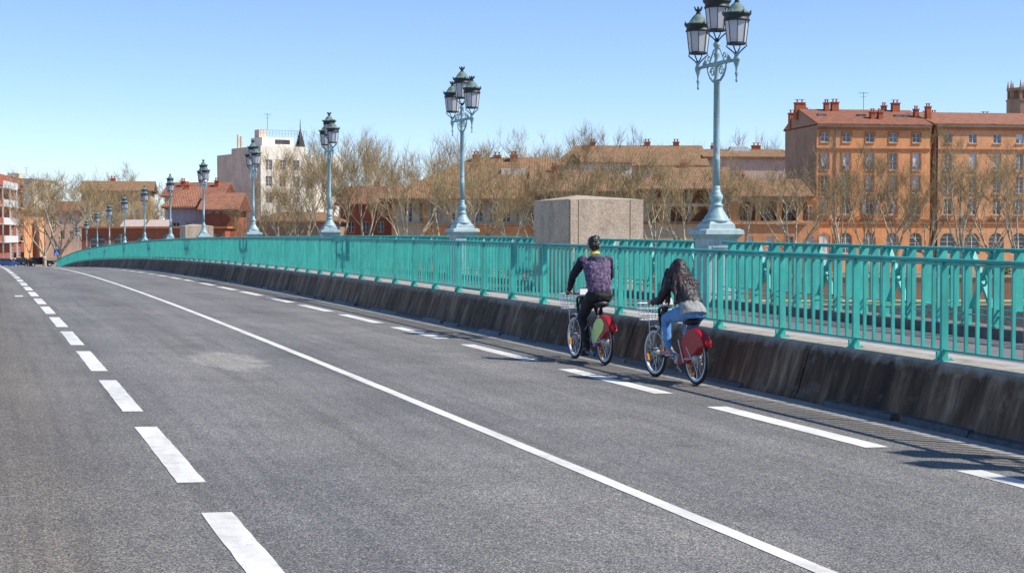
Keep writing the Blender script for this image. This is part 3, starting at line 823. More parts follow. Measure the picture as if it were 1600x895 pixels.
def gable_roof(t, w, d, h, rise, mat, over=.5, oside=None, hip=(0, 0), ridge=.5, thick=.22, wall_end=None, name='roof'):
    yr = d*ridge; z0 = h-.02
    oside = over if oside is None else oside
    A, B = -oside, w+oside; F, Bk = -over, d+over
    sl = rise/max(yr, .1); ze = z0 - over*sl
    r0, r1 = (A if not hip[0] else hip[0]), (B if not hip[1] else w-hip[1])
    top = [(A,F,ze+thick),(B,F,ze+thick),(B,Bk,ze+thick),(A,Bk,ze+thick),(r0,yr,z0+rise+thick),(r1,yr,z0+rise+thick)]
    bot = [(x,y,z-thick) for x, y, z in top]
    mb = MB().add(top+bot, [(0,1,5,4),(2,3,4,5),(1,2,5),(3,0,4),(6,10,11,7),(8,11,10,9),(7,11,8),(9,10,6),(0,6,7,1),(1,7,8,2),(2,8,9,3),(3,9,6,0)])
    o = mb.build(name, mat, t)
    if wall_end is not None and not hip[0]:
        MB().add([(A-.012,0,z0),(A-.012,d,z0),(A-.012,yr,z0+rise+thick*.8)], [(0,2,1)]).build('gable_wall', wall_end, t)
    return o
def chimney(roof, x, y, z0, w, d, h, pots=2):
    w *= .80; h *= .66
    mb = MB().box(x-w/2, x+w/2, y-d/2, y+d/2, z0-1.2, z0+h); mb.box(x-w/2-.08, x+w/2+.08, y-d/2-.08, y+d/2+.08, z0+h, z0+h+.14)
    for k in range(pots):
        xx = x - w/2 + w*(k+.5)/pots; mb.lathe([(.11,z0+h+.14),(.10,z0+h+.5)], 8, (xx, y, 0))
    mb.box(x-w/2, x+w/2, y-.12, y+.12, z0+h+.5, z0+h+.56)
    mb.build('chimney', M['chimney'], roof)
def antenna(roof, x, y, z0, h):
    mb = MB().tube([(x,y,z0),(x,y,z0+h)], .035, 5); mb.tube([(x-.7,y,z0+h*.95),(x+.7,y,z0+h*.95)], .025, 4)
    for k in range(5): mb.tube([(x-.6+k*.3,y-.35,z0+h*.95),(x-.6+k*.3,y+.35,z0+h*.95)], .015, 4)
    mb.tube([(x-.4,y,z0+h*.75),(x+.4,y,z0+h*.75)], .02, 4)
    mb.build('antenna', M['iron'], roof)
def belt(t, w, z, hh=.35, mat=None, out=.18, name='belt_course', x0=0.0):
    MB().box(x0-.0, w, -out, -.003, z, z+hh).build(name, mat or M['brick_trim'], t)

# --- right: long brick block of flats
v = 215.0; pxm = v/FPX; rot = 9.0
def cols(xc, x0, ww): return [(c-x0)*pxm/math.cos(R(rot))-ww/2 for c in xc]
def zloc(y, vv=None): return Z(y, vv or v)-BANK
wins = []
for c in cols((1288, 1323, 1361, 1399, 1437), 1275, 1.1):
    wins += [(c, zloc(222), 1.1, 1.25, 'trim sill'), (c, zloc(265), 1.1, 2.25, 'trim sill'), (c, zloc(301), 1.1, 2.25, 'trim sill'), (c, zloc(335), 1.1, 2.15, 'trim balc'), (c-.35, zloc(396), 1.8, 2.75, 'arch')]
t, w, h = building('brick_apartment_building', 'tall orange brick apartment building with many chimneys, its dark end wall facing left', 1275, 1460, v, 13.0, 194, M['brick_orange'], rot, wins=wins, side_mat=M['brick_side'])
rf = gable_roof(t, w, 13, h, 2.3, M['tile_mix'], .55, .08, ridge=.55, wall_end=M['brick_side'])
for y in (345.5, 350): belt(t, w, zloc(y), .28)
belt(t, w, zloc(233), .16); belt(t, w, h-.75, .3, out=.25); belt(t, w, h-.42, .36, M['stone_trim'], .42, 'cornice')
for x, yy, ww, hh in ((1246, 15.5, 1.2, 1.5), (1258, 11.0, 1.7, 1.5), (1287, 12.0, .9, .9), (1316, 9.5, .8, 1.6), (1329, 9.5, 1.2, 1.7), (1372, 3.5, .8, 1.3), (1384, 3.5, .8, 1.3), (1413, 11, .7, 1.1), (1427, 9.5, 1.3, 1.7), (1446, 5.0, .7, 1.6)):
    chimney(rf, max(.2, (x-1275)*pxm*1.05), yy*.68, h+2.3*(yy*.68/7.15 if yy*.68 < 7.15 else (13-yy*.68)/5.85)+.1, ww, .8, hh)
antenna(rf, (1383-1275)*pxm, 7.0, h+2.3, 2.6)
for x in (1292, 1358, 1420, 1432):
    xx = (x-1275)*pxm; MB().box(xx, xx+1.1, 3.4, 4.4, h+1.32, h+1.60).build('skylight', M['pane'], rf)
MB().tube([(.5+(1300-1275)*pxm, -.1, 0), (.5+(1300-1275)*pxm, -.1, h-.5)], .07, 6).build('downpipe', M['zinc'], t)
dv = U(1460, v)-U(1275, v)
wins = []
def cols2(xc, ww): return [(c-1460)*pxm-ww/2+.25 for c in xc]
for c in cols2((1478, 1519, 1560, 1598, 1640), 1.1):
    wins += [(c, zloc(222), 1.1, 1.25, 'sill'), (c, zloc(265), 1.1, 2.25, 'sill'), (c, zloc(301), 1.1, 2.25, 'sill'), (c, zloc(335), 1.1, 2.15, 'balc dark'), (c-.55, zloc(398), 2.2, 2.9, 'arch dark')]
v2 = v - dv*math.tan(R(rot)) ; v2 = v + .0
t, w, h = building('brick_town_house', 'orange brick house with plain bright red roof at the right edge', 1460.8, 1690, v+ (w*math.sin(R(rot))) - .0, 16.0, 194.5, M['brick_orange2'], rot, wins=wins)
rf = gable_roof(t, w, 16, h, 2.0, M['tile_red'], .5)
for y in (345.5, 350): belt(t, w, zloc(y), .28)
belt(t, w, h-.75, .3, out=.25); belt(t, w, zloc(233), .16); belt(t, w, h-.4, .36, M['stone_trim'], .4, 'cornice')
for x, yy, ww, hh in ((1458, 3, .8, 1.9), (1487, 9.5, 1.5, 1.1), (1501, 9.5, .9, 1.3), (1594, 10, 1.4, 1.2)):
    chimney(rf, (x-1460)*pxm+.3, yy, h+1.2, ww, .8, hh)
MB().tube([(.15,-.12,0),(.15,-.12,h-.5)], .12, 6).build('downpipe', M['iron'], t)

# --- church tower behind
tv = 330.0
t = thing('church_tower', 'octagonal brick church tower with pinnacles behind the red roof, top right', 'church tower', W(U(1594, tv), tv, BANK), -YAW)
zt = Z(160, tv)-BANK
MB().lathe([(3.0,0),(3.0,zt),(3.15,zt+.1),(3.15,zt+.4)], 8, rot=R(22.5)).build('lower_shaft', M['brick_side'], t)
tp = MB()
for k in range(8):
    a = R(22.5)+k*math.pi/4; tp.box(-.3, .3, -.3, .3, 0, 2.2, Matrix.Translation((2.5*math.cos(a), 2.5*math.sin(a), zt+.4)))
tp.lathe([(2.9,zt+2.1),(3.0,zt+2.2),(3.0,zt+2.7)], 8, rot=R(22.5)); tp.lathe([(1.6,zt),(1.6,zt+2.2)], 8)
tp.build('belfry', M['brick_side'], t)
for k in range(8):
    a = R(22.5)+k*math.pi/4; MB().lathe([(.28,zt+2.7),(.2,zt+3.2),(.03,zt+4.3)], 6, (2.7*math.cos(a), 2.7*math.sin(a), 0)).build('pinnacle', M['brick_side'], t)

# --- arcade house
v = 207.0; pxm = v/FPX
wins = []
for k in range(4): wins.append(((1155-1138)*pxm + k*2.75, zloc(345), 2.1, 2.7, 'open arch'))
for k in range(4): wins.append(((1166-1138)*pxm + k*2.6, zloc(390), .95, 1.7, 'n'))
t, w, h = building('arcade_house', 'terracotta house with arched upper loggia beside the tall brick building', 1138, 1262, v, 14.0, 306, M['brick_orange2'], 3, wins=wins)
rf = gable_roof(t, w, 14, h, 2.2, M['tile_brown'], .8)
belt(t, w, zloc(350), .25, M['stone_trim'], .3)
for k in range(4):
    xx = (1155-1138)*pxm + k*2.75
    o = MB().box(xx, xx+2.1, .15, .19, zloc(345)+.85, zloc(345)+.9)
    for q in range(12): o.box(xx+q*.18, xx+.03+q*.18, .16, .18, zloc(345), zloc(345)+.85)
    o.build('loggia_rail', M['iron'], t)
    me, pm_, _ = window_mesh(.9, 2.0, 'dark'); o = obj('window', me, t, (xx+.6, 1.28, zloc(345))); obj('pane', pm_, o)
MB().box(0, w, -.25, -.01, h-.75, h-.25).build('frieze', M['cream'], t)
pass
chimney(rf, 3.0, 7, h+2.1, .9, .9, 1.2)

# --- dark gallery house
wins = []
x0 = 1004
for k in range(3): wins.append((1.0+k*2.6, zloc(318), 2.2, 1.7, 'open'))
for k in range(3): wins.append((1.0+k*2.6, zloc(346), 2.2, 1.9, 'open'))
for k in range(3): wins.append((1.3+k*2.6, zloc(390), .9, 1.6, 'dark'))
t, w, h = building('gallery_house', 'brown roofed house with open wooden galleries behind the tallest lamp', 1004, 1136, v, 14.0, 292, M['cream'], 0, wins=wins)
rf = gable_roof(t, w, 14, h, 2.6, M['tile_brown'], 1.2, hip=(3.0, 0))
belt(t, w, zloc(350), .25, M['brick_trim'], .3)
belt(t, w, zloc(352)-3.2, 3.1, M['brick_orange'], .06, 'brick_base') if False else None
for zz in (318, 346):
    o = MB().box(.6, w-.6, -.12, -.08, zloc(zz)+.9, zloc(zz)+.95)
    for q in range(int((w-1.2)/.22)): o.box(.6+q*.22, .63+q*.22, -.115, -.085, zloc(zz), zloc(zz)+.9)
    o.build('gallery_rail', M['iron'], t)
chimney(rf, 6.0, 7, h+2.5, .9, .8, 1.1)

# --- house behind the concrete housing
wins = [(1.0+k*2.3, zloc(342), 1.0, 2.0, 'shut sill') for k in range(6)] + [(1.2+k*2.3, zloc(392), .95, 1.8, 'dark') for k in range(6)]
t, w, h = building('low_cream_house', 'low cream house with brown tiled roof behind the big concrete housing', 838, 1000, 209, 13.0, 297, M['cream'], 0, wins=wins)
rf = gable_roof(t, w, 13, h, 2.6, M['tile_brown'], .9, hip=(0, 3.0))
chimney(rf, 2.5, 6, h+2.5, 1.0, .8, 1.0); chimney(rf, 8.5, 7, h+2.3, 1.2, .8, .9)
# bright upper storey behind it
wins = [(1.2, zloc(281, 226)+.0, .9, .8, 'dark'), (4.2, zloc(281, 226), .9, .8, 'n')]
t, w, h = building('cream_attic_house', 'bright cream attic wall rising behind the low brown roof', 910, 988, 226, 8, 254, M['white_wall'], 12, wins=wins, side_mat=M['pink'])
gable_roof(t, w, 8, h, 1.3, M['tile_brown'], .4)

# --- long brown roofs behind
t, w, h = building('long_roofed_house', 'long house with a brown tiled ridge rising above the middle trees', 868, 1100, 243, 18, 262, M['pink'], 0, wins=[(2+k*3.2, 12.2-2.0, 1.0, 1.3, 'dark') for k in range(6)], zt=Z(258, 243))
rf = gable_roof(t, w, 18, h, 3.2, M['tile_brown'], .7, hip=(3.5, 0))
for x in (6, 14.5, 19.0): chimney(rf, x, 9, h+3.1, 1.1, .8, 1.1)
t, w, h = building('pink_rear_house', 'pink rear house with flat grey roof lantern left of the tall brick building', 1102, 1236, 246, 14, 246, M['pink'], 4, wins=[(1.5+k*3.0, 11.0, 1.0, 1.3, 'n') for k in range(4)])
rf = gable_roof(t, w, 14, h, 1.4, M['tile_brown'], .5)
g_ = MB().frustum(3.6, 2.4, h+.9, 2.6, 1.4, h+1.9, 6.3, 6.0); g_.build('roof_lantern', M['zinc'], rf)
chimney(rf, 9.3, 7, h+1.4, 1.6, .9, 1.0); chimney(rf, 2.5, 7, h+1.4, .8, .8, .9)

# --- big hipped house left of centre
v = 210.0; pxm = v/FPX
wins = []
for xx, st in ((632, 'dark'), (655, 'n'), (672, 'n shut'), (705, 'n'), (742, 'n'), (765, 'dark shut'), (785, 'dark'), (806, 'n'), (828, 'dark')):
    wins.append(((xx-612)*pxm, zloc(347), 1.05, 2.6, st))
for k in range(7): wins.append((1.2+k*2.6, zloc(395), 1.0, 2.2, 'arch dark'))
t, w, h = building('hipped_roof_house', 'broad cream house under a big brown hipped roof behind the second lamp', 612, 848, v, 20.0, 303, M['cream'], 0, wins=wins)
rf = gable_roof(t, w, 20, h, 5.0, M['tile_brown'], 1.6, hip=(10.5, 0.0))
MB().box(-.001+.0, w, -.10, -.004, 0, .5).build('plinth', M['brick_orange'], t)
for xa, xb in ((4.6, w),):
    MB().box(xa, xb, -.09, -.004, zloc(366), zloc(353)).build('brick_band', M['brick_orange'], t)
belt(t, w, zloc(352), .22, M['stone_trim'], .3)
for x in (.0, (660-612)*pxm): MB().box(x, x+.45, -.10, -.004, zloc(366), h-.3).build('brick_pilaster', M['brick_orange'], t)
for x, yy in ((742, 9), (776, 10), (803, 9)):
    chimney(rf, (x-612)*pxm, yy, h+4.7, 1.3, .9, 1.0)
dm = MB().box(14.2, 17.5, 5.0, 8.0, h+1.6, h+3.5); dm.build('dormer', M['white_wall'], rf)
dm = MB().box(8.7, 10.2, 4.2, 6.0, h+1.2, h+2.3); dm.build('dormer', M['white_wall'], rf)
# chimneyed terracotta house to its left
t, w, h = building('small_terracotta_house', 'small brick house with red chimney among trees left of the hipped house', 532, 612, 216, 12, 318, M['brick_red'], -6, wins=[(1.0+k*2.0, 5.2, .9, 1.5, 'dark') for k in range(3)])
rf = gable_roof(t, w, 12, h, 2.3, M['tile_mix'], .6)
chimney(rf, 3.9, 6, h+2.0, .9, .8, 1.4)
t, w, h = building('brown_low_building', 'low brown brick building behind trees left of the third lamp', 398, 532, 210, 9, 346, M['brick_side'], 0, wins=[(1.2+k*2.4, 2.2, 1.0, 1.5, 'arch dark') for k in range(4)])
rf = gable_roof(t, w, 9, h, 1.1, M['tile_brown'], .5, hip=(2.5, 2.5))

# --- white tower block
tv = 295.0
ang = R(33)
t = thing('white_apartment_block', 'pale six storey apartment block with roof terrace and masts behind the fourth lamp', 'building', W(U(408, tv), tv, BANK), -YAW+ang)
# local: corner at origin; +x along right lit face, +y back along the left face
h = Z(228, tv)-BANK; Lr, Ll = 9.4, 13.3
wm = MB(); holes = [(1.0+k*2.75, z, 1.3, 1.9) for k in range(3) for z in (h-4.4, h-7.4, h-10.4)]
facade(wm, 0, Lr, 0, h, [(a, a+ww, z, z+hh) for a, z, ww, hh in holes]); wm.quad((Lr,0,0),(Lr,Ll,0),(Lr,Ll,h),(Lr,0,h)); wm.quad((Lr,Ll,0),(0,Ll,0),(0,Ll,h),(Lr,Ll,h)); wm.quad((0,0,h),(Lr,0,h),(Lr,Ll,h),(0,Ll,h))
wm.build('wall', M['white_wall'], t)
MB().quad((0,Ll,0),(0,0,0),(0,0,h),(0,Ll,h)).build('side_wall', M['pink'], t)
lo = MB().box(.01, 6, Ll, Ll+0.001+7.0, 0, h-1.0); lo.build('lower_wing', M['pink'], t)
for a, z, ww, hh in holes:
    me, pm_, _ = window_mesh(ww, hh, 'n'); o = obj('window', me, t, (a, .18, z)); obj('pane', pm_, o)
MB().box(2.9, 3.9, -.02, -.003, h-4.4, h-2.4).build('panel', M['beige'], t)
pt = MB().box(1.2, 7.5, 2.0, 7.0, h, h+1.7); pt.build('penthouse', M['white_wall'], t)
MB().box(3.8, 6.8, 1.97, 1.998, h+.5, h+1.3).build('penthouse_window', M['pane_dark'], t)
MB().box(1.5, 3.0, 4.0, 6.0, h+1.7, h+3.2).build('stair_head', M['pink'], t)
r = MB()
for k in range(16): r.box(k*.62, k*.62+.05, .1, .15, h+1.7, h+2.9)
r.box(0, Lr, .1, .15, h+2.85, h+2.92); r.box(0, Lr, .1, .15, h+2.3, h+2.34)
r.build('terrace_rail', M['zinc'], t)
m_ = MB()
for x, y, a in ((.4, 11.0, 2.6), (.5, 9.8, 2.2)): m_.box(x-.18, x+.18, y-.18, y+.18, h, h+a)
m_.build('flue', M['cream'], t)
antenna(t, 3.2, 4.0, h+3.2, 3.0)
wg = MB().box(Lr+.003, Lr+9.0, 3.0, Ll, 0, h-1.2); wg.build('right_wing', M['white_wall'], t)
for k in range(2):
    for z in (h-4.6, h-7.6):
        me, pm_, _ = window_mesh(1.3, 1.9, 'dark'); o = obj('window', me, t, (Lr+1.2+k*3.2, 2.99, z)); obj('pane', pm_, o)
# slim spire behind
t = thing('church_spire', 'thin dark church spire rising right of the pale apartment block', 'spire', W(U(470, 420), 420, BANK), -YAW)
zs = Z(232, 420)-BANK
MB().box(-1.2, 1.2, -1.2, 1.2, 0, zs).build('tower', M['brick_side'], t); MB().lathe([(1.4,zs),(.8,zs+2.3),(.12,zs+5.0),(.05,zs+7.4)], 8).build('spire_roof', M['iron'], t)

# --- left houses behind lamps four to seven
v = 216.0; pxm = v/FPX
t, w, h = building('orange_gabled_house', 'orange and lavender house with hipped red tile roof behind the fifth lamp', 262, 318, v, 11, 321, M['lav'], 8, wins=[(.7, 5.0, .9, 1.6, 'n'), (2.4, 5.0, .9, 1.6, 'dark'), (3.7, 5.0, .8, 1.6, 'n')], side_mat=M['brick_orange'])
rf = gable_roof(t, w, 11, h, 2.4, M['tile_red'], .8, hip=(2.0, 1.0)); chimney(rf, 2.3, 5, h+2.0, .8, .8, 1.2)
MB().box(-.0, w, -.08, -.004, .0, 3.6).build('brick_base', M['pink'], t)
t, w, h = building('red_studio_house', 'dark red house with strip of windows beside the fifth lamp', 318, 366, v-3, 10, 326, M['brick_red'], 0, wins=[(.4+k*.98, zloc(334), .8, .6, 'n') for k in range(4)])
rf = gable_roof(t, w, 10, h, 2.0, M['tile_red'], .7)
t, w, h = building('rear_red_roof_house', 'rear house with long red roof seen over the orange gabled house', 258, 345, 245, 12, 306, M['cream'], 0, wins=[(1+k*2.4, 6.4, .9, 1.2, 'dark') for k in range(3)])
rf = gable_roof(t, w, 12, h, 2.0, M['tile_mix'], .6); chimney(rf, 4.5, 6, h+1.9, 1.0, .8, 1.4); chimney(rf, 2.0, 4, h+1.5, .8, .8, 1.1); chimney(rf, 7.2, 4, h+1.5, .8, .8, 1.2)
t, w, h = building('beige_mansion', 'big beige house with red roof behind the bare trees on the left', 128, 232, 290, 16, 298, M['beige'], 10, wins=[(1.5+k*2.6, z, 1.0, 1.8, 'shut') for k in range(4) for z in (4.0, 7.6)])
rf = gable_roof(t, w, 16, h, 1.8, M['tile_brown'], .6); chimney(rf, 5, 8, h+1.7, 1.2, .8, 1.0)
# low brick pavilion with arches, and pale awnings
v = 200.0; pxm = v/FPX
wins = [(1.0+k*2.9, 1.3, 1.9, 3.7, 'arch dark') for k in range(6)]
t, w, h = building('brick_pavilion', 'low red brick pavilion with dark arches behind the far lamps', 128, 352, v, 8, 357, M['brick_red'], 0, wins=wins)
MB().box(-.3, w+.3, -.3, 8.3, h, h+.25).build('roof_slab', M['brick_trim'], t)
for xa, xb, lab in ((186, 222, 'white sloping awning above the brick pavilion, left of the seventh lamp'), (226, 262, 'white sloping awning above the brick pavilion, right of the seventh lamp')):
    u0 = U(xa, 203); w_ = U(xb, 203)-u0
    a = MB().add([(0,0,0),(w_,0,0),(w_,3,1.05),(0,3,1.05),(0,0,-.06),(w_,0,-.06),(w_,3,.99),(0,3,.99)], [(0,1,2,3),(4,7,6,5),(0,4,5,1),(1,5,6,2),(2,6,7,3),(3,7,4,0)])
    for px_ in (.1, w_/2, w_-.1): a.tube([(px_, .05, 0), (px_, .05, -.5)], .05, 5)
    o = a.build('awning', M['awning'], None, W(u0, 203, Z(356, 203))); o.rotation_euler.z = -YAW
    tag(o, lab, 'awning', 'pale awnings')

# --- street on the left
def street_house(name, label, xa, va, xb, vb, ytop, wall, roof, wins, depth=10):
    a = W(U(xa, va), va, BANK); b = W(U(xb, vb), vb, BANK); d = b-a; w = math.hypot(d.x, d.y); h = Z(ytop, vb)-BANK
    t = thing(name, label, 'building', a, math.atan2(d.y, d.x))
    mb = MB(); facade(mb, 0, w, 0, h, [(q[0], q[0]+q[2], q[1], q[1]+q[3]) for q in wins])
    mb.quad((w,0,0),(w,depth,0),(w,depth,h),(w,0,h)); mb.quad((0,depth,0),(0,0,0),(0,0,h),(0,depth,h)); mb.quad((w,depth,0),(0,depth,0),(0,depth,h),(w,depth,h))
    mb.build('wall', wall, t)
    for a_, z, ww, hh, st in wins:
        me, pm_, _ = window_mesh(ww, hh, 'dark' if 'dark' in st else 'n'); o = obj('window', me, t, (a_, .18, z)); obj('pane', pm_, o)
        if 'balc' in st:
            br = MB().box(-.2, ww+.2, -.62, -.59, .85, .9)
            for k in range(int((ww+.4)/.15)): br.box(-.2+k*.15, -.18+k*.15, -.615, -.595, -.05, .85)
            br.build('balcony_rail', M['iron'], o); MB().box(-.2, ww+.2, -.62, -.18, -.16, -.05).build('balcony_slab', M['stone_trim'], o)
    rf = gable_roof(t, w, depth, h, 1.8, roof, .6)
    return t, w, h, rf
fl = 3.0
wins = [(x, z, 3.6, 2.2, 'balc') for z in (.9+fl*k for k in range(5)) for x in (28.0, 37.5)]
t, w, h, rf = street_house('red_corner_building', 'red brick street building with white balconies at the far left edge', -20, 255, 38, 300, 297, M['brick_red'], M['tile_red'], [q for q in wins], 14)
for k in range(5):
    belt(t, w, .55+fl*k, .18, M['cream'], .12)
for k in range(1, 5):
    z = .7+fl*k
    for x0_ in (3.0, 26.0):
        pass
    b_ = MB().box(8.0, 25.5, -1.5, -.005, z-.1, z+.08); b_.box(8.0, 25.5, -1.5, -1.42, z+.08, z+1.05); b_.build('balcony', M['window_white'], t)
b_ = MB()
for x in (8.2, 16.7, 25.2): b_.box(x-.1, x+.1, -1.45, -1.25, 0, h-.6)
b_.build('balcony_column', M['window_white'], t)
wins = [(x, z, 1.2, 2.0, 'n') for z in (1.0, 4.2, 7.4) for x in (2, 6, 10, 14, 18)]
t, w, h, rf = street_house('orange_street_house', 'orange brick street house with pale shutters beyond the red corner building', 37, 330, 72, 372, 334, M['brick_orange'], M['tile_red'], wins, 12)
chimney(rf, 12, 5, h+1.5, 1.2, .9, 1.6)
t, w, h = building('pale_rear_block', 'pale grey block rising behind the red corner building at far left', -20, 52, 420, 20, 282, M['cream'], 0, wins=[(2+k*2.6, 14, 1.1, 1.4, 'n') for k in range(4)])
rf = MB().box(-.2, w+.2, -.2, 20.2, h, h+.5).build('roof', M['zinc'], t)
MB().box(4.5, 7.5, 3, 8, h+.5, h+2.0).build('stair_head', M['cream'], rf); antenna(rf, 2.0, 3, h+.5, 3.2); antenna(rf, 9.5, 3, h+.5, 3.0)
t, w, h = building('rose_street_house', 'rose street house with shop arches behind the big left tree', 72, 132, 345, 12, 330, M['pink'], 0, wins=[(1.0+k*2.0, z, 1.0, 1.7, 'n') for k in range(3) for z in (4.0, 7.2)])
gable_roof(t, w, 12, h, 2.0, M['tile_mix'], .5)

# ------------------------------------------------------------------ trees: pollarded planes, bare in early spring
def make_tree(seed, H_, spread, nl, twigs, upright=.75):
    rg = random.Random(seed); tr = MB(); tw = MB()
    th = H_*rg.uniform(.10, .17)
    lean = Vector((rg.uniform(-.06, .06), rg.uniform(-.06, .06), 1))
    r0 = H_*.0170
    tr.tube([(0,0,-.4), (0,0,.0), lean*th*.3, lean*th*.7, lean*th], [r0*1.5, r0*1.25, r0, r0*.92, r0*1.0], 8)
    tips = []
    def limb(p, d, L, r, depth):
        L = min(L, max(.6, (H_*1.0-p.z)*.95))
        pts = [p]; dd = d.copy(); n_ = 6
        for k in range(n_):
            j = (.10, .16, .20, .22)[depth]
            dd = (dd + Vector((rg.uniform(-j, j), rg.uniform(-j, j), rg.uniform(.0, .15)*upright))).normalized()
            pts.append(pts[-1] + dd*L/n_)
        rs = [r*(1-.66*k/n_) for k in range(n_+1)]
        (tr if depth < 3 else tw).tube(pts, rs, (7, 5, 4, 3)[depth], cap=False)
        if depth > 0:
            for k in range(2, n_+1): tips.append((pts[k], dd.copy(), depth))
        if depth < 3:
            for k in range((4, 3, 3)[depth]):
                i = rg.choice((3, 4, 5, 6) if depth == 0 else (2, 3, 4, 5, 6)); ax = Vector((rg.uniform(-1,1), rg.uniform(-1,1), rg.uniform(-.25,.35))).normalized()
                nd_ = (dd*1.0 + ax*rg.uniform(.45, .95)).normalized()
                limb(pts[i], nd_, L*rg.uniform(.40, .62), rs[i]*.68, depth+1)
    for k in range(nl):
        a = 2*math.pi*(k+rg.uniform(-.3, .3))/nl; o_ = rg.uniform(.30, .85)*spread
        d = Vector((math.cos(a)*o_, math.sin(a)*o_, 1)).normalized()
        limb(lean*th*rg.uniform(.75, 1.0), d, H_*rg.uniform(.38, .52), r0*rg.uniform(.42, .60), 0)
    for k in range(twigs):
        p, d, dep = tips[rg.randrange(len(tips))]
        d2 = (d*.45 + Vector((rg.gauss(0,.55), rg.gauss(0,.55), rg.gauss(.65,.45)))).normalized()
        L = rg.uniform(.5, 1.9)*(1.1 if d2.z > .6 else .8)
        if p.z + d2.z*L > H_*1.07: L *= .5
        q = p + d2*L*.5; d3 = (d2 + Vector((rg.gauss(0,.25), rg.gauss(0,.25), rg.uniform(0,.45)))).normalized()
        e = q + d3*L*.55
        tw.tube([p, q, e], [.0150, .0120, .005], 3, cap=False)
        d4 = (d3 + Vector((rg.gauss(0,.6), rg.gauss(0,.6), rg.uniform(-.1,.5)))).normalized()
        st = p.lerp(q, rg.uniform(.4, 1.0)); tw.tube([st, st+d4*L*rg.uniform(.3, .55)], [.010, .004], 3, cap=False)
    a_ = tr.mesh('trunk', True); a_.materials.append(M['bark']); b_ = tw.mesh('crown'); b_.materials.append(M['twig'])
    return a_, b_
KINDS = [make_tree(21, 16, 1.0, 5, 1150), make_tree(22, 16, .9, 5, 1100), make_tree(23, 16, 1.15, 6, 1200), make_tree(24, 16, .8, 5, 1050), make_tree(25, 16, 1.1, 6, 1200), make_tree(26, 16, .7, 4, 1000, 1.1), make_tree(27, 16, .95, 5, 1150, .6), make_tree(28, 16, 1.05, 4, 1100, .9)]
def tree(x, v, H_, kind, label, rotz, group, sx=1.0):
    t = thing('plane_tree', label, 'tree', W(U(x, v), v, BANK), rotz, group)
    s_ = H_/16.0; t.scale = (s_*sx, s_*sx, s_)
    obj('trunk', KINDS[kind][0], t); obj('crown', KINDS[kind][1], t)
rg = random.Random(5)
front = [1592, 1500, 1400, 1312, 1240, 1160, 1072, 1022, 962, 900, 842, 792, 742, 688, 634, 572, 524, 470, 436]
for i, x in enumerate(front):
    v = 193 + rg.uniform(-3, 4)
    H_ = rg.uniform(16.6, 18.2) if x > 1180 else rg.uniform(15.4, 17.4)
    if x < 700: H_ = rg.uniform(16.5, 18.5)
    if x < 480: H_ = rg.uniform(12.0, 13.0)
    tree(x, v, H_, i*3 % 8, 'bare plane tree, %s from the right in the row along the quay' % (ORD[i] if i < 15 else ['sixteenth', 'seventeenth', 'eighteenth', 'nineteenth'][i-15]), rg.uniform(0, 6.28), 'bare plane trees along the quay', rg.uniform(.85, 1.05))
back = [1222, 1150, 1060, 1000, 945, 905, 850, 800, 750, 700, 650, 600, 545, 495, 455]
for i, x in enumerate(back):
    v = 262 + rg.uniform(-6, 8)
    tree(x, v, rg.uniform(20.5, 23.0), (i*5+2) % 8, 'bare tree top above the roofs, %s from the right in the rear row' % ORD[i], rg.uniform(0, 6.28), 'bare trees behind the roofs', rg.uniform(.8, 1.0))
tree(92, 235, 18.5, 4, 'largest bare plane tree at the far left end of the bridge', .4, 'bare plane trees at the bridge end', 1.15)
tree(70, 243, 15.5, 0, 'bare plane tree with leaning trunk just left of the largest left tree', 2.2, 'bare plane trees at the bridge end', 1.1)
tree(140, 232, 15.0, 6, 'bare plane tree right of the largest left tree behind the far lamps', 1.0, 'bare plane trees at the bridge end', 1.1)
tree(214, 212, 10.5, 3, 'small pale pollard plane tree between the sixth and seventh lamps', 3.0, 'bare plane trees at the bridge end', 1.1)
tree(385, 206, 9.5, 5, 'slim bare tree standing in front of the pale apartment block', 1.5, 'bare plane trees at the bridge end', 1.1)
tree(180, 330, 20.0, 1, 'distant bare tree top left of the red roofed mansion', .3, 'distant bare trees on the left', 1.0)
tree(235, 335, 20.5, 4, 'distant bare tree top over the red mansion roof', 1.9, 'distant bare trees on the left', 1.1)
tree(300, 300, 17.0, 0, 'distant bare tree top above the orange gabled house', 4.0, 'distant bare trees on the left', .9)
tree(48, 262, 12.5, 1, 'small bare street tree beside the red corner building', 5.0, 'bare plane trees at the bridge end', .9)

tree(168, 218, 13.5, 0, 'bare tree just right of the third lamp from the left end', 2.6, 'bare plane trees at the bridge end', 1.1)
tree(248, 222, 12.5, 7, 'bare tree left of the orange gabled house', .9, 'bare plane trees at the bridge end', 1.1)
tree(332, 224, 11.0, 3, 'bare tree in front of the dark red house', 5.1, 'bare plane trees at the bridge end', 1.0)
for i, (x, lab) in enumerate(((1548, 'bare plane tree in the second row before the plain red roofed house'), (1450, 'bare plane tree in the second row where the two brick buildings meet'), (1356, 'bare plane tree in the second row before the middle of the tall brick building'))):
    tree(x, 203+i, 15.6-.5*i, (2, 6, 0)[i], lab, 1.3*i+.5, 'bare plane trees in the second quay row', 1.0)

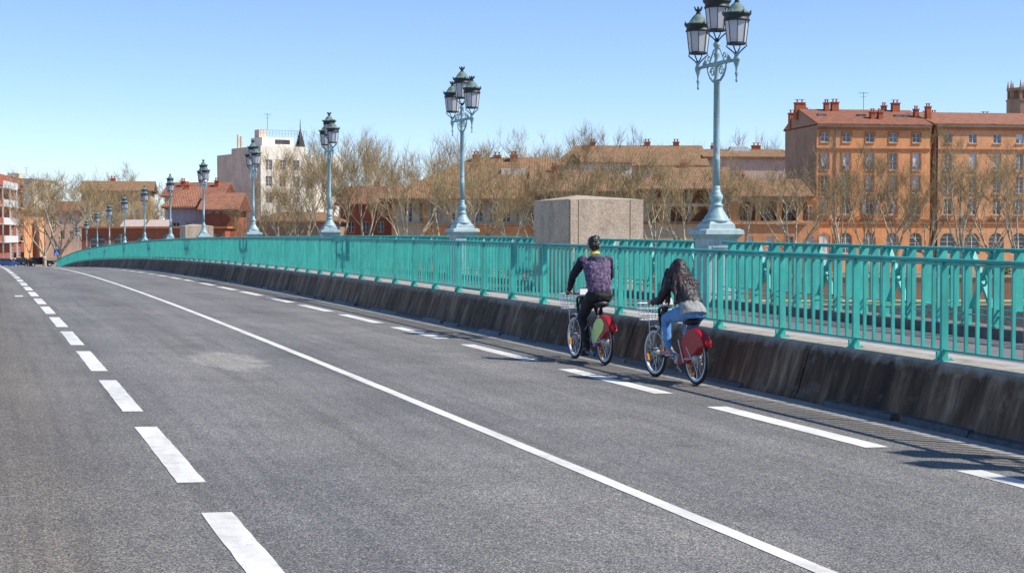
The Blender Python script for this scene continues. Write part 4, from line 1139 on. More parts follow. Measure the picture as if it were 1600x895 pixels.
# evergreen clumps at the foot of the quay trees
def shrub(x, v, r, label):
    mb = MB(); rg_ = random.Random(int(x))
    for k in range(900):
        d = Vector((rg_.gauss(0,1), rg_.gauss(0,1), rg_.gauss(0,1))).normalized()*r*rg_.uniform(.45, 1.0)*(.75+.35*noise.noise(Vector((k*.01, x, 0))))
        d.z = abs(d.z)*.9; s_ = rg_.uniform(.10, .20)
        a = Vector((rg_.gauss(0,1), rg_.gauss(0,1), rg_.gauss(0,1))).normalized(); b = a.orthogonal().normalized()
        mb.add([d-a*s_, d+b*s_*.6, d+a*s_, d-b*s_*.6], [(0,1,2,3)])
    t = thing('shrub', label, 'shrub', W(U(x, v), v, BANK+.0), 0, 'evergreen shrubs along the quay')
    mb.build('foliage', M['leaf'], t); s_ = MB()
    for k in range(5): s_.tube([(0,0,0), (rg_.uniform(-.4,.4)*r, rg_.uniform(-.4,.4)*r, r*.6)], [.05, .02], 5)
    s_.build('stem', M['bark'], t)
M['leaf'] = simple('shrub_leaf', (.055,.085,.022), .7, .5, 3)
for x, r, lab in ((1560, 2.2, 'dark green shrub under the arches at the far right'), (1488, 1.7, 'dark green shrub below the plain red roofed house'), (1196, 1.6, 'green shrub under the arcade house'), (1050, 1.5, 'green shrub behind the tallest lamp, left of its pedestal'), (392, 1.5, 'green shrub beside the fourth lamp')):
    shrub(x, 199, r, lab)

# ------------------------------------------------------------------ cars, sign at the far end
def car(x, v, rotz, col, label):
    t = thing('parked_car', label, 'car', W(U(x, v), v, -3.10), rotz, 'cars at the far end of the bridge')
    paint = simple('car_paint', col, .25, .05, 3, spec=.7, kind='Object')
    lower = [(-2.0,.35),(-2.05,.6),(-1.95,.85),(-1.2,.93),(1.0,.93),(1.75,.82),(2.02,.62),(2.0,.35)]
    MB().prism(lower, -.82, .82).build('body', paint, t, fix=True)
    cab = MB(); a = [(-1.75,.92),(-1.35,1.40),(.25,1.42),(1.05,.92)]
    n_ = len(a); vs = [(-.78 if z < 1 else -.62, y, z) for y, z in a] + [(.78 if z < 1 else .62, y, z) for y, z in a]
    cab.add(vs, [(3,2,1,0),(4,5,6,7),(0,1,5,4),(1,2,6,5),(2,3,7,6),(3,0,4,7)]); cab.build('cabin', paint, t, fix=True)
    g_ = MB()
    for sg in (-1, 1): g_.add([(sg*.775,-1.45,.97),(sg*.775,.85,.97),(sg*.645,.2,1.36),(sg*.645,-1.25,1.36)], [(0,1,2,3)])
    g_.add([(-.66,1.02,.96),(.66,1.02,.96),(.55,.30,1.40),(-.55,.30,1.40)], [(0,1,2,3)]); g_.add([(-.66,-1.73,.97),(.66,-1.73,.97),(.55,-1.38,1.38),(-.55,-1.38,1.38)], [(0,1,2,3)])
    g_.build('windows', M['pane_dark'], t)
    for sx in (-.78, .78):
        for y in (-1.25, 1.25):
            w_ = MB().torus((sx, y, .32), .24, .09, 'X', 18, 6).build('wheel', M['tyre'], t); MB().torus((sx, y, .32), .09, .10, 'X', 12, 6).build('rim', M['rim'], w_)
    for sx in (-.6, .6):
        MB().ellipsoid((sx, 1.93, .66), (.18,.10,.09), 8, 6).build('headlight', M['console_white'], t); MB().ellipsoid((sx, -1.98, .70), (.16,.07,.10), 8, 6).build('tail_light', M['tail'], t)
car(8, 236, -R(60), (.03,.09,.26), 'blue car at the far left end of the bridge road')
car(33, 240, R(170), (.02,.022,.03), 'dark car facing the camera beside the blue car')
car(62, 244, -R(75), (.015,.016,.02), 'black car parked at the foot of the big left tree')
t = thing('crossing_sign', 'square blue pedestrian crossing sign on a pole at the railing end', 'sign', W(U(89, 200), 200, BANK), -YAW)
MB().tube([(0,0,0),(0,0,3.1)], .035, 6).build('pole', M['zinc'], t)
MB().box(-.36, .36, -.06, -.04, 2.35, 3.07).build('panel', simple('sign_blue', (.02,.10,.42), .4, .05, 3), t)
MB().add([(-.27,-.065,2.43),(.27,-.065,2.43),(0,-.065,2.97)], [(0,1,2)]).build('triangle', M['window_white'], t)
sg = MB().add([(-.07,-.068,2.46),(-.03,-.068,2.46),(.01,-.068,2.58),(.06,-.068,2.46),(.10,-.068,2.46),(.04,-.068,2.66),(.03,-.068,2.76),(-.03,-.068,2.76),(-.03,-.068,2.62)], [tuple(range(9))]); sg.ellipsoid((0,-.07,2.80), (.035,.003,.035), 8, 6)
sg.build('pictogram', M['iron'], t)

# ------------------------------------------------------------------ bicycles
WB, WR = 1.19, .315
def bicycle(label, loc, rotz, panel, steer=0.0, crank=0.0, saddle=.82):
    t = thing('bicycle', label, 'bicycle', loc, rotz, 'hire bicycles')
    for yy, nm, st in ((0.0, 'rear', 0), (WB, 'front', steer)):
        wh = obj('wheel', None, t, (0, yy, WR)); wh.empty_display_size = .05; wh.rotation_euler.z = st
        MB().torus((0,0,0), WR-.021, .021, 'X', 40, 8).build('tyre', M['tyre'], wh, smooth=True)
        rm = MB()
        for i in range(40):
            a0, a1 = 2*math.pi*i/40, 2*math.pi*(i+1)/40
            for (r0, r1, h0, h1) in ((WR-.040, WR-.066, .016, .012), (WR-.066, WR-.040, -.012, -.016), (WR-.066, WR-.066, .012, -.012), (WR-.040, WR-.040, -.016, .016)):
                rm.quad((h0, r0*math.cos(a0), r0*math.sin(a0)), (h0, r0*math.cos(a1), r0*math.sin(a1)), (h1, r1*math.cos(a1), r1*math.sin(a1)), (h1, r1*math.cos(a0), r1*math.sin(a0)))
        rm.build('rim', M['rim'], wh, fix=True)
        sp = MB()
        for i in range(28):
            a = 2*math.pi*i/28; b = a + (.5 if i % 4 < 2 else -.5); x = .03 if i % 2 else -.03
            sp.tube([(x, .035*math.cos(b), .035*math.sin(b)), (0, (WR-.06)*math.cos(a), (WR-.06)*math.sin(a))], .0022, 3, cap=False)
        sp.build('spokes', M['chrome'], wh)
        hr = .058 if nm == 'front' else .062
        hb = MB(); o = len(hb.v)
        hb.lathe([(.015,-.06),(hr*.7,-.048),(hr,-.03),(hr,.03),(hr*.7,.048),(.015,.06)], 14)
        hb.v = [(z, x, y) for x, y, z in hb.v]; hb.build('hub', M['steel'], wh, smooth=True)
        for a in (R(250), R(80) if nm == 'front' else R(215)):
            m = Matrix.Rotation(a, 4, 'X'); rf_ = MB().box(-.012, .012, -.045, .045, .0, .03, m @ Matrix.Translation((0, 0, WR-.115))); rf_.build('reflector', M['orange'], wh)
        # mudguard
    mg = MB()
    for (cy_, a0, a1, rr, wd) in ((WB, R(20), R(165), WR+.022, .028),):
        n_ = 18; o = len(mg.v)
        for i in range(n_+1):
            a = a0+(a1-a0)*i/n_
            for x, dr in ((-wd, -.014), (-wd*.6, 0), (wd*.6, 0), (wd, -.014)):
                mg.v.append((x, cy_+(rr+dr)*math.cos(a), WR+(rr+dr)*math.sin(a)))
        for i in range(n_):
            for k in range(3): mg.f.append((o+i*4+k, o+i*4+k+1, o+(i+1)*4+k+1, o+(i+1)*4+k))
    mg.build('front_mudguard', M['steel'], t, smooth=True)
    fr = MB()
    hd = Vector((0, .98, .66)); hdt = Vector((0, .925, .80)); bb = Vector((0, .44, .28))
    fr.tube([hd, (0,.86,.46), (0,.70,.33), bb], [.036,.040,.040,.036], 10)             # low step-through tube
    fr.tube([bb, (0,.36,.45), (0,.27,.66)], [.030,.024,.020], 8)                        # seat tube
    fr.tube([hdt, hd], .028, 8)
    for sx in (-1, 1):
        fr.tube([(sx*.03,.42,.285), (sx*.058,.2,.30), (sx*.062,0,WR)], [.016,.014,.012], 6)
        fr.tube([(sx*.028,.31,.56), (sx*.055,.14,.43), (sx*.066,0,WR)], [.012,.011,.010], 6)
        fr.tube([(sx*.028,.99,.63), (sx*.055,1.06,.56), (sx*.058,1.10,.44), (sx*.060,WB,WR)], [.016,.017,.015,.011], 6)
    fr.tube([(0,.98,.66),(0,1.0,.62)], [.04,.045], 8)
    fr.build('frame', M['steel'], t, smooth=True)
    MB().tube([(0,.275,.64),(0,.225,saddle-.04)], .015, 8).build('seat_post', M['chrome'], t, smooth=True)
    sd_ = MB(); rings = [(-.14,.075,.035,0),(-.10,.105,.045,.004),(-.03,.10,.045,0),(.04,.06,.038,-.004),(.10,.035,.03,-.008),(.14,.022,.022,-.014)]
    o = len(sd_.v)
    for y, w_, h_, dz in rings:
        for k in range(10):
            a = 2*math.pi*k/10; sd_.v.append((w_*math.cos(a), .21+y, saddle-.035+dz+h_*math.sin(a)*(1 if math.sin(a) > 0 else 1.2)))
    for i in range(5):
        for k in range(10): sd_.f.append((o+i*10+k, o+i*10+(k+1) % 10, o+(i+1)*10+(k+1) % 10, o+(i+1)*10+k))
    sd_.f.append(tuple(o+k for k in range(10))[::-1]); sd_.f.append(tuple(o+50+k for k in range(10)))
    sd_.build('saddle', M['black'], t, smooth=True, fix=True)
    # handlebar, console, cables
    hb = MB(); hb.tube([(0,.925,.80),(0,.875,.93)], [.024,.022], 8)
    hb.tube([(-.29,.70,.955),(-.24,.745,.96),(-.16,.82,.95),(0,.86,.94),(.16,.82,.95),(.24,.745,.96),(.29,.70,.955)], .013, 8)
    hbo = hb.build('handlebar', M['black'], t, smooth=True)
    for sx in (-1, 1): MB().tube([(sx*.295,.695,.955),(sx*.245,.742,.962)], .018, 8).build('grip', M['black'], hbo, smooth=True)
    for sx in (-1, 1): MB().tube([(sx*.20,.80,.955),(sx*.25,.80,.94),(sx*.28,.765,.935)], [.008,.007,.006], 5).build('brake_lever', M['steel'], hbo)
    cs = MB(); cs.add([(-.07,.80,.93),(.07,.80,.93),(.09,.93,.88),(-.09,.93,.88),(-.055,.83,1.02),(.055,.83,1.02),(.07,.92,1.0),(-.07,.92,1.0)], [(0,3,2,1),(4,5,6,7),(0,1,5,4),(1,2,6,5),(2,3,7,6),(3,0,4,7)])
    cs.build('console', M['console_white'], t)
    MB().add([(-.06,.822,1.023),(.06,.822,1.023),(.072,.922,1.004),(-.072,.922,1.004)], [(0,1,2,3)]).build('console_lid', M['red'], t)
    cb = MB().tube([(-.05,.86,.93),(-.05,.97,.86),(-.03,.985,.70),(-.02,.93,.56),(-.02,.80,.42)], .018, 6); cb.tube([(.04,.86,.93),(.05,.96,.84),(.03,.98,.70)], .012, 6); cb.tube([(0,.90,.93),(0,.95,.80),(0,.975,.68)], .034, 8)
    cb.build('stem_cover', M['black'], t, smooth=True)
    bk = MB(); bz0, bz1 = .72, .93; y0_, y1_ = 1.0, 1.30; wx = .17
    def ring(z, e, r): bk.tube([(-wx-e, y0_-e, z),(wx+e, y0_-e, z),(wx+e, y1_+e, z),(-wx-e, y1_+e, z),(-wx-e, y0_-e, z)], r, 5)
    for z, e, r in ((bz1, .03, .006), (bz1-.07, .02, .003), (bz0+.07, .01, .003), (bz0, 0, .005)): ring(z, e, r)
    for k in range(9):
        f_ = k/8
        for yy, e in ((y0_, -.03), (y1_, .03)): bk.tube([(-wx+2*wx*f_, yy, bz0), (-wx*1.17+2*wx*1.17*f_, yy+e, bz1)], .0028, 4)
        for xx, e in ((-wx, -.03), (wx, .03)): bk.tube([(xx, y0_+(y1_-y0_)*f_, bz0), (xx+e, y0_-.03+(y1_-y0_+.06)*f_, bz1)], .0028, 4)
    for k in range(7): bk.tube([(-wx+2*wx*k/6, y0_, bz0), (-wx+2*wx*k/6, y1_, bz0)], .0028, 4)
    for sx in (-.12, .12): bk.tube([(sx, 1.12, bz0), (sx*.6, WB-.02, WR)], .007, 5)
    bk.tube([(-.05,y0_,.80),(-.02,.96,.76)], .010, 5)
    bk.build('basket', M['chrome'], t)
    # rear skirt guard
    poly = [(.40,.235),(.335,.44),(.26,.56),(.16,.645),(.04,.675),(-.09,.665),(-.20,.62),(-.285,.55),(-.325,.47),(-.26,.47),(-.16,.44),(-.08,.385),(0.0,.345),(.08,.28),(.16,.245)]
    gd = MB().prism(poly, -.062, .062)
    g = gd.build('skirt_guard', M['red'], t, fix=True)
    bv = g.modifiers.new('bevel', 'BEVEL'); bv.width = .016; bv.segments = 3
    if panel:
        p2 = [(.345,.36),(.30,.475),(.24,.555),(.16,.615),(.05,.640),(-.06,.625),(-.13,.57),(-.10,.49),(-.02,.43),(.06,.385),(.12,.33),(.18,.29),(.30,.28)]
        MB().prism(p2, -.071, -.060).build('side_panel', M['lime'], g, fix=True)
        p3 = [(.30,.276),(.18,.286),(.13,.30),(.11,.275),(.17,.252),(.30,.252)]
        MB().prism(p3, -.071, -.060).build('lower_panel', M['blue_panel'], g, fix=True)
    MB().tube([(-.072,.36,.52),(-.074,.20,.26)] if not panel else [(-.074,.36,.50),(-.074,.22,.25)], .009, 6).build('guard_stay', M['rim'], g)
    MB().ellipsoid((0,-.315,.525), (.042,.045,.052), 12, 8).build('tail_light', M['tail'], t, smooth=True)
    ck = MB().lathe([(.02,-.075),(.055,-.07),(.055,.07),(.02,.075)], 12); ck.v = [(z, .44+x, .28+y) for x, y, z in ck.v]
    ck.lathe([(.085,.078),(.09,.082),(.085,.086)], 18); nv = 18*3
    ck.v[-nv:] = [(z, .44+x, .28+y) for x, y, z in ck.v[-nv:]]
    cko = ck.build('crank', M['steel'], t, smooth=False)
    for sx, a in ((-1, crank), (1, crank+math.pi)):
        e = Vector((sx*.10, .44+.165*math.sin(a), .28+.165*math.cos(a)))
        MB().tube([(sx*.08,.44,.28), e], [.014,.011], 6).build('crank_arm', M['steel'], cko)
        MB().box(e.x-.01 if sx > 0 else e.x-.10, e.x+.10 if sx > 0 else e.x+.01, e.y-.04, e.y+.04, e.z-.013, e.z+.013).build('pedal', M['black'], cko)
    MB().tube([(-.05,.40,.25),(-.10,.30,.19),(-.12,.16,.15)], .010, 6).build('kickstand', M['steel'], t, smooth=True)
    ch = MB().box(.065, .085, .0, .44, .345, .375); ch.box(.065, .085, .0, .44, .235, .262); ch.build('chain_case', M['steel'], t)
    return t
RX, MS, WS = 8.15, 20.50, 17.62
b_man = bicycle('grey hire bicycle with lime panel on its red rear guard, ridden by the man', (RX, MS, zr(RX, MS)), R(-.5), True, 0.0, R(185), .86)
b_wom = bicycle('grey hire bicycle with plain red rear guard, ridden by the woman', (RX+.03, WS, zr(RX, WS)), R(0.8), False, R(3), R(80), .79)

# ------------------------------------------------------------------ riders
SCRAP = []
LAYER = bpy.context.view_layer.layer_collection.children[COL.name]; LAYER.exclude = True      # keep evaluation light while shaping clothes
def remeshed(name, mb, voxel, mat, parent, smooth=5, disp=0.0, dscale=9.0, seed=0.0, vert=1.0, mats=None, pick=None):
    me = mb.mesh(name+'_tmp'); o = bpy.data.objects.new('tmp', me); scene.collection.objects.link(o)
    import bmesh
    bm = bmesh.new(); bm.from_mesh(me); bmesh.ops.recalc_face_normals(bm, faces=bm.faces); bm.to_mesh(me); bm.free()
    md = o.modifiers.new('r', 'REMESH'); md.mode = 'VOXEL'; md.voxel_size = voxel
    ms = o.modifiers.new('s', 'SMOOTH'); ms.factor = .5; ms.iterations = smooth
    dg = bpy.context.evaluated_depsgraph_get()
    m2 = bpy.data.meshes.new_from_object(o.evaluated_get(dg))
    scene.collection.objects.unlink(o); SCRAP.append(o); SCRAP.append(me)
    m2.name = name
    if disp:
        pts = [(v.co.copy(), v.normal.copy()) for v in m2.vertices]; flat = []
        for c, nn in pts:
            q = Vector((c.x*dscale, c.y*dscale, c.z*dscale*vert + seed))
            flat.extend(c + nn*disp*(noise.noise(q) + .5*noise.noise(q*2.3)))
        m2.vertices.foreach_set('co', flat)
    m2.polygons.foreach_set('use_smooth', [True]*len(m2.polygons))
    m2.materials.clear(); m2.materials.append(mat)
    m2.update()
    return obj(name, m2, parent)
def chain(mb, pts, rad, n=12, sub=6):
    """rounded tapered limb through joints"""
    P_ = [Vector(p) for p in pts]; out = []; rr = []
    for i in range(len(P_)-1):
        for k in range(sub):
            f = k/sub; out.append(P_[i].lerp(P_[i+1], f)); rr.append(rad[i]+(rad[i+1]-rad[i])*f)
    out.append(P_[-1]); rr.append(rad[-1])
    mb.tube(out, rr, n)
    for p, r in zip(P_, rad): mb.ellipsoid(p, (r, r, r), 10, 8)
def loft(mb, rings, n=16):
    """rings: centre, half width x, half depth along dir, direction (tilt)"""
    o = len(mb.v)
    for c, hx, hy, nrm in rings:
        c = Vector(c); nrm = Vector(nrm).normalized(); yv = nrm.cross(Vector((1,0,0))).normalized()
        for k in range(n):
            a = 2*math.pi*k/n; ca, sa = math.cos(a), math.sin(a)
            ca = math.copysign(abs(ca)**.85, ca); sa = math.copysign(abs(sa)**.85, sa)
            mb.v.append(tuple(c + Vector((1,0,0))*hx*ca + yv*hy*sa))
    for i in range(len(rings)-1):
        for k in range(n): mb.f.append((o+i*n+k, o+i*n+(k+1) % n, o+(i+1)*n+(k+1) % n, o+(i+1)*n+k))
    mb.f.append(tuple(o+k for k in range(n))[::-1]); e = o+(len(rings)-1)*n; mb.f.append(tuple(e+k for k in range(n)))
def head_shape(mb, c, tilt, yaw=0.0, s=1.0):
    m = Matrix.Translation(c) @ Matrix.Rotation(yaw, 4, 'Z') @ Matrix.Rotation(-tilt, 4, 'X')
    def E(p, r): mb.ellipsoid(m @ (Vector(p)*s), tuple(x*s for x in r), 14, 10, (Matrix.Rotation(yaw, 4, 'Z') @ Matrix.Rotation(-tilt, 4, 'X')).to_3x3())
    E((0,-.012,.025), (.076,.098,.092)); E((0,.035,-.035), (.060,.062,.075)); E((0,.055,-.078), (.035,.035,.030))
    E((0,.100,-.012), (.013,.018,.026)); E((0,.092,-.060), (.026,.010,.008))
    for sx in (-1, 1): E((sx*.077,-.005,-.005), (.012,.022,.034)); E((sx*.032,.082,.020), (.016,.012,.010))
    return m
def hand(mb, w, g, s=1):
    """palm from wrist w to the grip g, fingers curling round a bar along x"""
    w, g = Vector(w), Vector(g); d = (g-w).normalized()
    mb.ellipsoid(w.lerp(g, .55), (.042, .045, .026), 10, 8)
    for k in range(4):
        x = g.x + (-.032+.021*k); L = (.92, 1.0, .96, .8)[k]
        b0 = Vector((x, g.y-.005, g.z+.024)); chain(mb, [b0, b0+Vector((0,.030*L,.002)), b0+Vector((0,.042*L,-.024*L)), b0+Vector((0,.018,-.044*L))], [.0100,.0096,.0090,.0082], 7, 2)
    inx = 1 if g.x < 0 else -1
    chain(mb, [w.lerp(g, .5)+Vector((inx*.03,0,0)), g+Vector((inx*.050,-.012,-.004)), g+Vector((inx*.048,.016,-.018))], [.013,.011,.009], 7, 2)
def shoe(mb, heel, toe, w=.040):
    h, t_ = Vector(heel), Vector(toe); d = t_-h
    for f, r, z in ((0,.037,.012),(.2,.038,.012),(.45,.039,.010),(.7,.042,.004),(.9,.036,-.002),(1.0,.024,-.006)):
        mb.ellipsoid(h+d*f+Vector((0,0,z)), (r, .055, r*.85), 10, 8)

def cloth(name, a, b, c=None, scale=6.0, rough=.75, lo=.42, hi=.58, sheen=0.0):
    m, nt, bs = new_mat(name); v = coords(nt, kind='Object')
    f = noi(nt, v, scale, 6, .7)
    stops = [(lo, a), (hi, b)] if c is None else [(lo, a), ((lo+hi)/2, b), (hi, c)]
    nt.links.new(ramp(nt, f, stops), bs.inputs['Base Color']); bs.inputs['Roughness'].default_value = rough
    bump(nt, bs, noi(nt, v, 180, 2), .15, .002); return m
M['hoodie'] = cloth('mottled_purple_knit', (.022,.014,.036), (.10,.065,.13), (.42,.30,.45), 26.0, .85, .34, .70)
M['sleeve'] = cloth('navy_sleeve', (.008,.009,.020), (.030,.026,.048), None, 30, .85)
M['black_cloth'] = cloth('black_trousers', (.008,.008,.010), (.016,.016,.019), None, 10, .8)
M['hood'] = cloth('hood_grey', (.06,.065,.085), (.12,.125,.15), None, 30, .85)
M['yellow'] = cloth('yellow_collar', (.62,.60,.03), (.70,.66,.06), None, 10, .7)
M['jeans'] = cloth('blue_jeans', (.065,.20,.46), (.15,.36,.66), None, 14, .8, .3, .7)
M['leather'] = cloth('black_leather', (.007,.006,.008), (.016,.013,.016), None, 9, .55)
M['grey_shirt'] = cloth('grey_shirt', (.26,.26,.25), (.36,.36,.345), None, 12, .85)
M['hair_dark'] = cloth('dark_hair', (.008,.006,.005), (.022,.014,.012), None, 60, .42)
M['hair_auburn'] = cloth('auburn_hair', (.010,.006,.006), (.030,.013,.011), (.12,.035,.028), 9, .5, .38, .72)
M['pink_shoe'] = cloth('pink_shoe', (.45,.18,.22), (.58,.30,.34), None, 20, .7)
M['sole'] = simple('shoe_sole', (.70,.68,.66), .7, .1, 10, kind='Object')
M['black_shoe'] = cloth('black_shoe', (.010,.010,.012), (.03,.03,.03), None, 20, .6)

def man():
    t = thing('person', 'man in mottled purple hoodie and black trousers cycling away, in front', 'person', b_man.location.copy(), b_man.rotation_euler.z)
    sh = {-1: ((-.190,.375,1.415), (-.275,.53,1.20), (-.268,.685,1.005)), 1: ((.190,.375,1.415), (.275,.53,1.20), (.268,.685,1.005))}
    legs = {-1: ((-.095,.235,.93), (-.125,.56,.64), (-.115,.395,.235)), 1: ((.095,.235,.93), (.12,.60,.86), (.112,.47,.545))}
    toes = {-1: ((-.112,.385,.180), (-.118,.535,.150)), 1: ((.112,.43,.475), (.118,.60,.455))}
    body = MB()
    loft(body, [((0,.20,.90),.13,.10,(0,.1,1)), ((0,.22,1.0),.14,.10,(0,.2,1)), ((0,.27,1.15),.14,.095,(0,.25,1)), ((0,.33,1.32),.165,.10,(0,.2,1)), ((0,.375,1.43),.14,.07,(0,.2,1)), ((0,.385,1.47),.06,.05,(0,.2,1))])
    chain(body, [(0,.385,1.44),(0,.415,1.55)], [.056,.052]); hc = Vector((.0,.435,1.625)); hm = head_shape(body, hc, R(12), R(-14))
    for sg in (-1, 1):
        chain(body, sh[sg], [.045,.036,.026]); hand(body, sh[sg][2], Vector((sg*.268,.722,.962)))
        chain(body, legs[sg], [.075,.050,.036]); chain(body, [legs[sg][2], toes[sg][0], toes[sg][1]], [.034,.03,.022])
    remeshed('body', body, .0075, M['skin'], t, 2)
    jk = MB()
    loft(jk, [((0,.20,.965),.150,.115,(0,.15,1)), ((0,.205,1.0),.170,.130,(0,.2,1)), ((0,.235,1.10),.172,.132,(0,.25,1)), ((0,.29,1.25),.185,.132,(0,.25,1)), ((0,.335,1.36),.205,.125,(0,.2,1)), ((0,.365,1.43),.175,.095,(0,.2,1)), ((0,.38,1.475),.085,.07,(0,.2,1))])
    for sg in (-1, 1): jk.ellipsoid(sh[sg][0], (.075,.075,.07), 10, 8)
    remeshed('hoodie', jk, .011, M['hoodie'], t, 5, .013, 11, 3.0, .8)
    for sg in (-1, 1):
        slv = MB(); a, b_, c = [Vector(q) for q in sh[sg]]; chain(slv, [a, b_, c.lerp(b_, .06)], [.072,.056,.040])
        remeshed('sleeve', slv, .010, M['sleeve'], t, 3, .010, 16, 1.0)
    hd_ = MB(); hd_.ellipsoid((0,.30,1.455), (.125,.075,.055), 14, 10, Matrix.Rotation(R(-30), 3, 'X')); hd_.ellipsoid((0,.275,1.41), (.08,.05,.07), 12, 8)
    remeshed('hood', hd_, .011, M['hood'], t, 3, .008, 18)
    cl = MB(); loft(cl, [((0,.380,1.462),.083,.075,(0,.25,1)), ((0,.398,1.525),.070,.066,(0,.25,1))]); remeshed('collar', cl, .008, M['yellow'], t, 1)
    tr = MB(); loft(tr, [((0,.20,.86),.145,.125,(0,.05,1)), ((0,.195,.93),.168,.135,(0,.1,1)), ((0,.205,1.0),.155,.118,(0,.15,1))])
    for sg in (-1, 1):
        a, b_, c = [Vector(q) for q in legs[sg]]
        chain(tr, [a, a.lerp(b_, .5), b_, b_.lerp(c, .45), c], [.100,.088,.068,.062,.047])
    remeshed('trousers', tr, .011, M['black_cloth'], t, 4, .012, 13, 5.0)
    for sg in (-1, 1):
        so = MB(); shoe(so, *toes[sg]); remeshed('shoe', so, .009, M['black_shoe'], t, 2)
    hr = MB(); mm = hm
    rot3 = mm.to_3x3()
    for p, r in (((0,-.022,.042), (.084,.100,.088)), ((0,-.050,.0), (.076,.070,.085)), ((0,.03,.088), (.070,.075,.045)), ((.03,-.02,.105), (.05,.07,.035))): hr.ellipsoid(mm @ Vector(p), r, 14, 10, rot3)
    remeshed('hair', hr, .0075, M['hair_dark'], t, 2, .012, 34, 2.0)
    return t
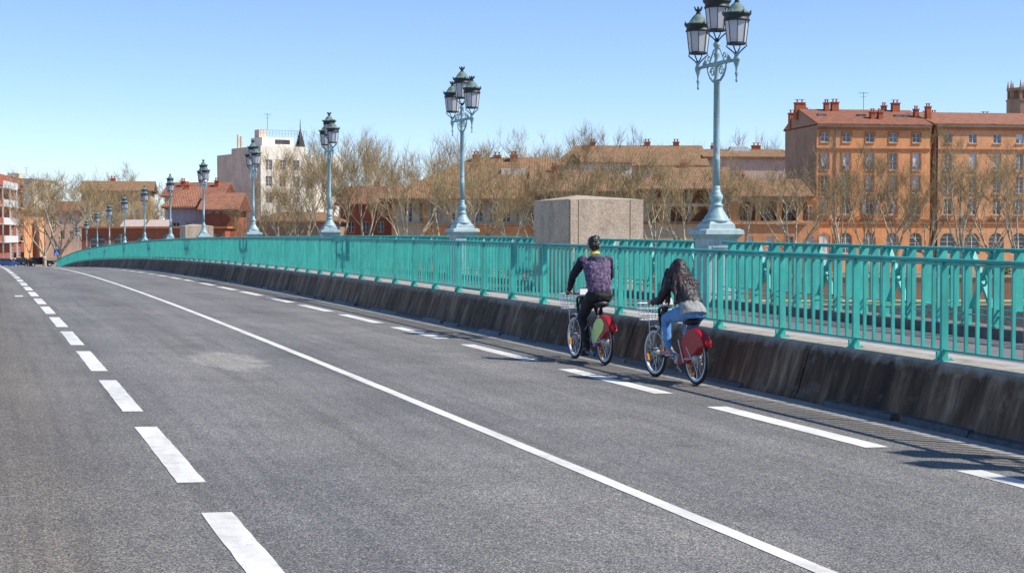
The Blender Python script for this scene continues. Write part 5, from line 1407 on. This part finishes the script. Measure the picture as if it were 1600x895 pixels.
def woman():
    t = thing('person', 'long haired woman in black leather jacket and blue jeans cycling away behind the man', 'person', b_wom.location.copy(), b_wom.rotation_euler.z)
    sh = {-1: ((-.160,.415,1.195), (-.235,.545,1.000), (-.262,.690,.965)), 1: ((.160,.415,1.195), (.235,.545,1.000), (.262,.690,.965))}
    legs = {-1: ((-.095,.165,.85), (-.125,.60,.775), (-.115,.555,.395)), 1: ((.095,.165,.85), (.115,.50,.60), (.112,.25,.345))}
    toes = {-1: ((-.115,.525,.345), (-.120,.675,.325)), 1: ((.112,.21,.29), (.118,.355,.272))}
    ax = (0,.45,1)
    body = MB()
    loft(body, [((0,.13,.82),.13,.105,(0,.2,1)), ((0,.17,.93),.115,.085,ax), ((0,.27,1.08),.115,.085,ax), ((0,.36,1.18),.135,.085,ax), ((0,.42,1.245),.11,.055,ax), ((0,.44,1.28),.05,.045,ax)])
    chain(body, [(0,.435,1.25),(0,.49,1.34)], [.046,.044]); hc = Vector((0,.535,1.385)); hm = head_shape(body, hc, R(-18), R(6), .96)
    for sg in (-1, 1):
        chain(body, sh[sg], [.040,.032,.024]); hand(body, sh[sg][2], Vector((sg*.268,.722,.962)))
        chain(body, legs[sg], [.080,.050,.033]); chain(body, [legs[sg][2], toes[sg][0], toes[sg][1]], [.032,.028,.020])
    remeshed('body', body, .0075, M['skin'], t, 2)
    jk = MB()
    loft(jk, [((0,.160,.945),.142,.115,ax), ((0,.185,.99),.150,.120,ax), ((0,.26,1.08),.155,.118,ax), ((0,.345,1.17),.175,.112,ax), ((0,.40,1.225),.150,.085,ax), ((0,.435,1.27),.07,.06,ax)])
    for sg in (-1, 1):
        a, b_, c = [Vector(q) for q in sh[sg]]; chain(jk, [a, b_, c.lerp(b_, .10)], [.068,.052,.038])
    remeshed('leather_jacket', jk, .010, M['leather'], t, 4, .010, 15, 4.0, .7)
    st = MB(); loft(st, [((0,.085,.835),.172,.128,(0,.35,1)), ((0,.105,.875),.168,.125,(0,.38,1)), ((0,.150,.945),.150,.112,ax), ((0,.175,.985),.140,.105,ax)])
    remeshed('grey_shirt', st, .010, M['grey_shirt'], t, 3, .010, 15, 2.0)
    jn = MB(); loft(jn, [((0,.13,.79),.150,.125,(0,.1,1)), ((0,.11,.84),.165,.125,(0,.3,1)), ((0,.13,.90),.140,.105,(0,.35,1))])
    for sg in (-1, 1):
        a, b_, c = [Vector(q) for q in legs[sg]]
        chain(jn, [a, a.lerp(b_, .5), b_, b_.lerp(c, .4), c+Vector((0,0,.03))], [.100,.084,.062,.056,.041])
    remeshed('jeans', jn, .010, M['jeans'], t, 3, .008, 16, 7.0)
    for sg in (-1, 1):
        so = MB(); sl_ = MB(); shoe(so, *toes[sg]); h_, t_ = Vector(toes[sg][0]), Vector(toes[sg][1]); d = t_-h_
        sl_.box(-.040, .040, -.045, d.length+.045, -.030, -.012, Matrix.Translation(h_) @ Matrix.Rotation(math.atan2(d.z, d.y), 4, 'X'))
        so_ = remeshed('shoe', so, .008, M['pink_shoe'], t, 2)
        remeshed('sole', sl_, .008, M['sole'], so_, 2)
    hr = MB(); rot3 = hm.to_3x3()
    for p, r in (((0,-.018,.038), (.086,.104,.090)), ((0,-.055,-.01), (.084,.074,.10)), ((-.05,.005,-.02), (.045,.075,.10)), ((.05,.005,-.02), (.045,.075,.10))): hr.ellipsoid(hm @ Vector(p), r, 14, 10, rot3)
    rg_ = random.Random(4)
    def lock(p, r): hr.tube(p, r, 7)
    for k in range(26):     # long locks over the shoulders and back
        f = k/25; a = -1.15 + 2.3*f
        x0 = .078*math.sin(a); y0 = .50 - .075*math.cos(a)
        L = rg_.uniform(.30, .46); x1 = x0*1.9 + rg_.uniform(-.02, .02)
        yb = .285 if abs(a) < .75 else .33
        hr_pts = [(x0, y0, 1.40), (x0*1.35, y0-.035, 1.31), (x1, yb-.03+rg_.uniform(-.01,.01), 1.215), (x1*1.12, yb-.085, 1.215-L*.34), (x1*1.15+rg_.uniform(-.02,.02), yb-.125, 1.215-L*.62)]
        lock(hr_pts, [.030,.028,.024,.016,.005])
    for k in range(12):     # locks falling in front of the left shoulder
        x = -.085 - rg_.uniform(0, .07); y = .50 + rg_.uniform(-.05, .06)
        lock([(x*.8, y, 1.38), (x-.02, y-.005, 1.26), (x-.05, y+.0, 1.13), (x-.055+rg_.uniform(-.03,.02), y+rg_.uniform(-.02,.03), 1.13-rg_.uniform(.08,.20))], [.028,.026,.020,.005])
    for k in range(5):
        x = .08 + rg_.uniform(0, .05); y = .50 + rg_.uniform(-.04, .03)
        lock([(x*.8, y, 1.38), (x+.03, y-.01, 1.26), (x+.07, y-.03, 1.14), (x+.08, y-.05, 1.03)], [.026,.024,.016,.005])
    remeshed('hair', hr, .0065, M['hair_auburn'], t, 1, .006, 40, 2.0, .4)
    return t
man(); woman()
LAYER.exclude = False
bpy.data.batch_remove(SCRAP)
